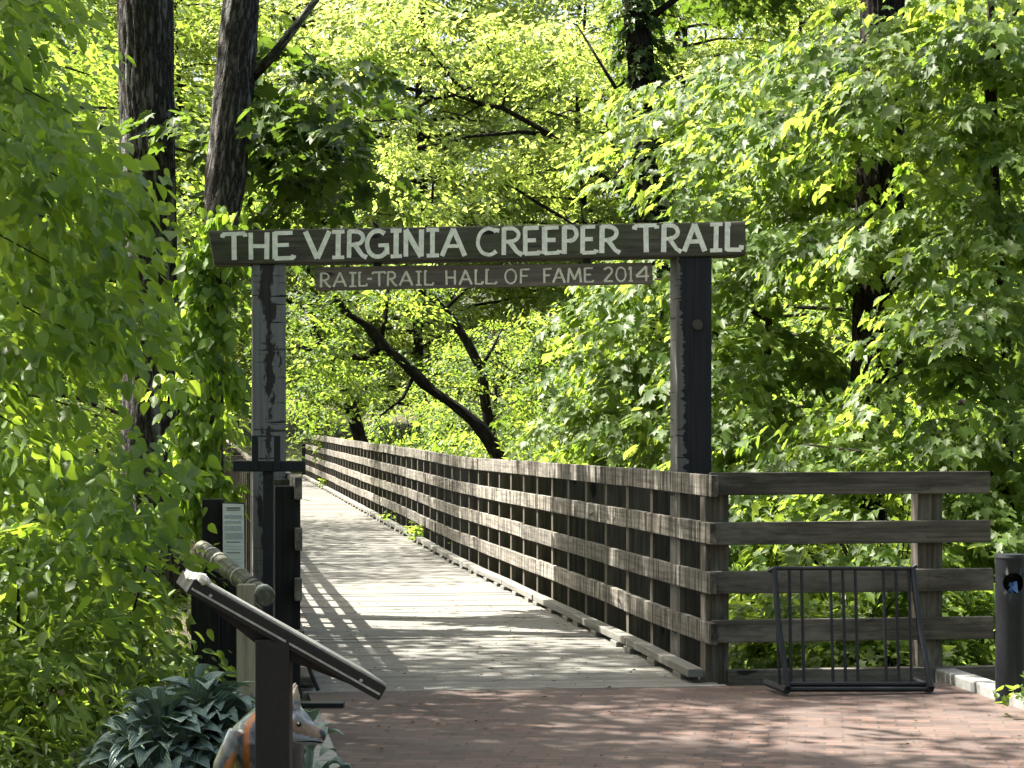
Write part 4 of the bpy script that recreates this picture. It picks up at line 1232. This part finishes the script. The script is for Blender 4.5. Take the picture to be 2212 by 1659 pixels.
# ------------------------------------------------------------------ maples on the right
def maple(name, label, path, radii, pads, mat, leaf='leaf_mid', size=.125, seed=1, per=26, L=.65):
    rg = np.random.default_rng(seed)
    r = near_tree(name, label, path, radii, None, mat)
    C = []; A = []
    for (px_, py, Yd, rx, ry, rz, n) in pads:
        c = np.array(at(px_, py, Yd))
        n = int(n * .74); q = rg.normal(0, .55, (n, 3)); q[:, 2] = rg.normal(0, .5, n)
        P = c + q * np.array([rx, ry, rz * .55]); d2 = (q[:, 0] ** 2 + q[:, 1] ** 2)
        P[:, 2] -= rz * .8 * d2                       # pads sag at their rim
        C.append(P); A.append(q * np.array([1, 1, 0]) * 1.2 + np.array([0, -.5, -.12]) + rg.normal(0, .25, (n, 3)))
        tz = np.array([np.interp(c[2], sorted([p[2] for p in path]), [p[0] for p in sorted(path, key=lambda p: p[2])]), path[0][1], c[2] - .5])
        limb_part(r, [tuple(tz), tuple(tz * .5 + c * .5 + np.array([0, 0, .15])), tuple(c)], .03, .008, mat)
    add_crown(r, np.concatenate(C), np.concatenate(A), L, per, size, 'maple', leaf, cull=False, droop=.7, hang=.15, flatn=.05, nj=.35)
    return r
maple('maple_tree', 'big dark trunked maple with layered sunlit boughs right of the gate',
    [at(1890, 1500, 21.2), at(1893, 900, 21.2), at(1900, 500, 21.2), at(1905, 100, 21.2), at(1910, -400, 21.2), at(1910, -1100, 21.2)], [.27, .245, .235, .215, .18, .08],
    [(1885, 190, 20.2, .9, .6, .35, 56), (1920, 470, 20.3, .8, .6, .3, 46), (1860, 890, 20.2, .7, .5, .25, 36), (1950, 60, 20.3, .9, .6, .3, 44), (1660, 300, 22.5, 1.1, .9, .35, 60), (1850, 220, 22.3, 1.2, .9, .4, 60), (2000, 330, 22.5, 1.0, .9, .4, 50), (1760, 500, 22, 1.0, .8, .35, 55), (1640, 580, 23, .9, .8, .4, 45), (1780, 380, 23.5, 1.3, .9, .5, 60),
     (1700, 130, 24, 1.3, 1, .4, 50), (1950, 60, 23, 1.4, 1, .4, 60), (1620, 420, 24, .8, .9, .4, 40), (1560, 200, 25, .8, .9, .4, 40),
     (2100, -60, 24, 1.2, 1.0, .4, 40)], 'bark_dark', seed=3)
maple('maple_sapling', 'slender maple sapling at the right edge of the view, left of the post bin',
    [at(2175, 1500, 18.5), at(2172, 1150, 18.5), at(2178, 850, 18.5), at(2168, 650, 18.5), at(2150, 400, 18.5), at(2140, 0, 18.5), at(2130, -500, 18.5)], [.06, .055, .045, .04, .035, .03, .012],
    [(2150, 620, 17.8, .6, .6, .3, 40), (2060, 760, 18, .7, .6, .3, 40), (2180, 900, 17.6, .6, .6, .3, 36), (2060, 960, 18, .6, .6, .25, 34), (2180, 470, 18, .6, .6, .3, 40),
     (2080, 440, 18.6, .7, .6, .3, 40), (2170, 250, 18.2, .7, .6, .3, 44), (2100, 120, 18.6, .8, .7, .3, 44), (2200, 20, 18, .8, .7, .35, 44), (1740, 960, 19.4, .6, .6, .25, 30), (2190, 1090, 17.4, .4, .5, .25, 24), (2060, 1130, 18.2, .5, .5, .25, 26), (2140, -150, 18.5, .9, .8, .35, 40)],
    'bark_far', seed=5, size=.115, L=.5)
maple('young_maple', 'young maple with pale leaf tips behind the black gate post and railing corner',
    [at(1640, 1450, 23), at(1650, 1000, 23), at(1660, 700, 23), at(1665, 500, 23)], [.05, .045, .035, .015],
    [(1600, 700, 22, .6, .6, .3, 36), (1680, 760, 22.3, .6, .6, .3, 36), (1600, 860, 22, .6, .6, .25, 34), (1700, 900, 22, .6, .6, .25, 34), (1620, 980, 21.6, .6, .6, .25, 34), (1420, 900, 23, .7, .6, .25, 36), (1330, 870, 24, .6, .6, .22, 30), (1450, 960, 23.4, .6, .5, .22, 34), (1400, 690, 23.5, .6, .5, .25, 40), (1390, 600, 24, .6, .5, .25, 36), (1395, 790, 23.5, .5, .5, .22, 30), (1560, 1090, 21, .5, .5, .22, 26), (1700, 1080, 21, .6, .5, .22, 30)],
    'bark_far', seed=8, size=.12, L=.5)

# ------------------------------------------------------------------ leaning and bare-limbed trees behind the bridge
def limb_tree(name, label, Yd, trunk, limbs, mat='bark_dark', leaf=None, seed=0, dark=None, lm='leaf_mid'):
    p = [at(a, b, Yd) for a, b, w in trunk]
    r = near_tree(name, label, p, [w * Yd / FPX / 2 for a, b, w in trunk], None, mat)
    for L in limbs:
        limb_part(r, [at(a, b, Yd + .05) for a, b, w in L], L[0][2] * Yd / FPX / 2, max(.006, L[-1][2] * Yd / FPX / 2), mat)
    if dark:
        rg = np.random.default_rng(seed + 100)
        C = np.concatenate([np.array(at(a, b, Yd - 2)) + rg.normal(0, .6, (n, 3)) * np.array([rx, .8, rz]) for (a, b, rx, rz, n) in dark])
        add_crown(r, C, rg.normal(0, 1, C.shape) * np.array([1, 1, .25]), .7, 22, .14, 'star', 'leaf_dark', 'shade_tinted_crown', cull=False, droop=.5)  # darker leaf colour stands for shade in this part of the crown
    if leaf:
        rg = np.random.default_rng(seed); C = []
        for (px_, py, rx, rz, n) in leaf:
            C.append(np.array(at(px_, py, Yd - .3)) + rg.normal(0, .6, (n, 3)) * np.array([rx, .8, rz]))
        C = np.concatenate(C); A = rg.normal(0, 1, C.shape) * np.array([1, 1, .25])
        add_crown(r, C, A, .7, 22, .14, 'small', lm, cull=False, droop=.5)
    return r
limb_tree('slanting_tree', 'dark slanting trunk behind the far railing, leaning up to the left under the hanging board', 43,
    [(1120, 1060, 44), (1062, 958, 37), (1030, 915, 38), (985, 878, 35), (925, 838, 36), (880, 790, 34), (828, 748, 33), (795, 704, 29), (748, 676, 26), (712, 630, 23), (650, 560, 22), (560, 430, 14), (470, 250, 6)],
    [[(825, 745, 20), (790, 772, 18), (740, 770, 17), (700, 768, 14), (640, 745, 9)], [(822, 728, 15), (832, 690, 12), (835, 650, 9), (842, 600, 6)], [(900, 800, 12), (870, 860, 8), (820, 900, 4)]],
    leaf=[(700, 760, .9, .35, 30), (560, 420, 1.2, .6, 40), (850, 640, .8, .4, 26), (640, 560, 1.0, .5, 30), (740, 850, .7, .4, 26)], seed=21)
limb_tree('crooked_tree', 'crooked dark trunk between the slanting trunk and the right gate post', 47,
    [(1075, 1010, 24), (1050, 880, 23), (1040, 800, 23), (1010, 740, 23), (970, 680, 22), (930, 640, 24), (890, 610, 20), (850, 540, 16), (800, 470, 8)],
    [[(1035, 800, 10), (1060, 760, 8), (1090, 700, 4)], [(960, 670, 10), (1010, 620, 8), (1060, 590, 4)]],
    leaf=[(1010, 800, .6, .3, 20), (900, 600, .9, .4, 26), (1090, 930, .9, .4, 30), (1200, 800, 1.2, .5, 40), (1250, 950, 1.0, .4, 36), (1180, 690, 1.0, .4, 30)], dark=[(1330, 800, 1.0, .7, 50), (1260, 880, .8, .5, 34), (1400, 700, .8, .5, 30)], seed=23)
limb_tree('short_trunk_tree', 'thick short trunk rising just above the far end of the right railing', 62,
    [(790, 980, 36), (775, 940, 30), (762, 890, 30), (745, 850, 28), (715, 800, 24), (690, 740, 16), (670, 680, 8)],
    [[(760, 880, 16), (790, 840, 10), (815, 780, 5)], [(720, 805, 12), (690, 820, 8), (650, 810, 4)]],
    leaf=[(720, 830, 1.2, .6, 40), (680, 720, 1.5, .8, 50), (640, 850, 1.2, .6, 36), (660, 930, .8, .5, 26)], dark=[(680, 660, 1.6, .8, 40), (650, 790, 1.2, .8, 40)], seed=25)
limb_tree('bare_branched_tree', 'tree with bare dark branches in the sunlit gap above the beam', 40,
    [(1500, 1100, 26), (1505, 800, 24), (1490, 620, 22), (1400, 540, 18), (1250, 490, 16), (1165, 440, 14), (1110, 405, 11), (1040, 385, 8), (960, 372, 4)],
    [[(1400, 540, 16), (1350, 420, 14), (1180, 285, 14), (1085, 233, 13), (1040, 225, 12), (985, 180, 10), (930, 110, 7), (905, 70, 4)],
     [(1040, 225, 9), (985, 205, 8), (930, 215, 7), (870, 255, 6), (800, 262, 5), (760, 235, 3)],
     [(1085, 233, 7), (1092, 200, 6), (1080, 140, 5), (1050, 95, 3)],
     [(1180, 290, 10), (1120, 285, 9), (1070, 290, 11), (1010, 295, 11), (960, 310, 8), (900, 318, 4)],
     [(985, 295, 7), (960, 340, 6), (935, 400, 5), (930, 480, 5)],
     [(930, 110, 5), (880, 70, 4), (830, 30, 3)], [(1040, 225, 5), (1000, 250, 4), (955, 240, 3)], [(1350, 420, 8), (1330, 330, 7), (1310, 270, 5), (1340, 180, 3)]],
    leaf=[(1300, 120, 1.2, .6, 50), (1200, 160, 1.0, .5, 36), (950, 420, 1.0, .35, 26), (1010, 470, .9, .3, 22), (1230, 300, .8, .5, 30), (1120, 60, 1.2, .4, 30), (860, 110, 1.2, .5, 44), (840, 330, 1.0, .4, 36), (980, 130, .9, .4, 30), (760, 60, 1.0, .5, 36), (900, 20, 1.2, .4, 36), (1000, 350, .9, .3, 24)], seed=27, lm='leaf_far')
# ------------------------------------------------------------------ small plants
def hosta(x, y, n, R, label, seed, size=.26):
    rg = np.random.default_rng(seed); r = thing('hosta', (x, y, 0), label, 'plant', None)
    th = rg.uniform(0, 6.283, n); ring = rg.random(n) ** .6
    P = np.stack([np.cos(th) * R * ring * .62, np.sin(th) * R * ring * .62, .05 + .30 * (1 - ring ** 1.5) + rg.normal(0, .02, n)], 1)
    D = np.stack([np.cos(th), np.sin(th), .75 - 1.0 * ring + rg.normal(0, .12, n)], 1)
    Nn = np.stack([np.cos(th) * .3, np.sin(th) * .3, np.ones(n)], 1) + rg.normal(0, .22, (n, 3))
    o = place(r, 'leaves', leaf_mesh('leaves', P, D, Nn, size * rg.uniform(.7, 1.15, n), rg.random(n), 'hosta', M['hosta']))
    o.data.polygons.foreach_set('use_smooth', [True] * len(o.data.polygons))
    mb = MB()
    for k in range(0, n, 2):
        mb.tube([(0, 0, 0), tuple(P[k] * np.array([.5, .5, .7])), tuple(P[k])], [.008, .007, .006], 5, False)
    mb.build('stalks', M['hosta'], r, local=True)
a = at(430, 1640, 10.9); hosta(a.x, a.y, 230, .52, 'large blue green hosta between the pale post and the bottom left path', 4, .20)
a = at(345, 1640, 10.6); hosta(a.x, a.y, 110, .38, 'smaller hosta spilling out left of the large blue green one', 5, .17)
a = at(668, 1700, 10.3); hosta(a.x, a.y, 26, .14, 'little hosta under the muzzle of the wolf statue', 6, .12)
a = at(2200, 1520, 13.2)
r = thing('low_plant', (a.x, a.y, hgt(a.x, a.y)), 'tiny bright leaved plant at the foot of the post bin', 'plant')
n = 10; th = RG.uniform(0, 6.28, n); C = np.stack([RG.normal(0, .04, n), RG.normal(0, .04, n), RG.uniform(.05, .16, n)], 1); A = np.stack([np.cos(th), np.sin(th), np.full(n, .8)], 1)
place(r, 'leaves', leaf_mesh('leaves', *sprays(C, A, .12, 5, .06, .1, .2, .3), 'oval', M['leaf_mid']))
for i, (s, n, lab) in enumerate(((19.4, 20, 'clump of weeds pushing through the deck edge by the right railing'), (24, 8, 'farther weed clump at the foot of the right railing'), (15.5, 4, 'small weed in the gap of the kerb timbers beside the railing'), (45, 14, 'pale grass tuft at the far end of the right deck edge'))):
    p = bp(s, HW + .02); r = thing('weed', tuple(p), lab, 'plant')
    th = RG.uniform(0, 6.28, n); C = np.stack([RG.normal(.04, .07, n), RG.normal(0, .2, n), RG.uniform(.02, .20, n)], 1); A = np.stack([np.cos(th), np.sin(th), np.full(n, .5)], 1)
    place(r, 'leaves', leaf_mesh('leaves', *sprays(C, A, .22, 8, .10, .3, .2, .3), 'oval', M['leaf_mid']))

# pale stone slabs edging the mulch at the lower left
for i, (a, b, Yd, w, d, h, lab) in enumerate(((235, 1652, 11.5, .36, .20, .05, 'pale flat stone at the bottom edge left of the hosta'), (300, 1560, 12.7, .40, .16, .10, 'dark stone slab behind the hosta, at the back of the mulch'), (262, 1600, 12.1, .34, .14, .06, 'grey stone between the pale flat stone and the dark slab'))):
    c = at(a, b, Yd); c.z = .02
    mb = MB(); rr = [1 + rnd.uniform(-.18, .18) for _ in range(9)]
    q = [Vector((c.x + w / 2 * rr[k] * math.cos(k * .698), c.y + d * rr[k] * math.sin(k * .698), -.02)) for k in range(9)]
    mb.prism(q, Vector((0, 0, h + .02)))
    tag(mb.build('stone_slab', M['concrete'] if i == 0 else M['stone'], bevel=.012), lab, 'stone', 'stone slabs by the hostas')

# fallen leaves and bits on the bricks and the deck
n = 950; sx_ = RG.uniform(-3.6, 8, n); ux = RG.uniform(-1.2, 2.8, n); ux = np.where(sx_ > 0, RG.uniform(-1.2, 1.2, n), ux)
P = np.array([tuple(bp(a, b, 0)) for a, b in zip(sx_, ux)]); P[:, 2] += .016
th = RG.uniform(0, 6.283, n); D = np.stack([np.cos(th), np.sin(th), RG.normal(0, .08, n)], 1); Nn = np.stack([RG.normal(0, .2, n), RG.normal(0, .2, n), np.ones(n)], 1)
lm = leaf_mat('dry_leaf', (.05, .035, .018), (.16, .11, .055), (.08, .05, .02), (.16, .1, .03), .2, .7, .2)
o = bpy.data.objects.new('leaf_litter', leaf_mesh('leaf_litter', P, D, Nn, RG.uniform(.012, .042, n), RG.random(n), 'small', lm)); col.objects.link(o)
tag(o, 'small dry fallen leaves scattered over the bricks and deck', None, None, 'stuff')
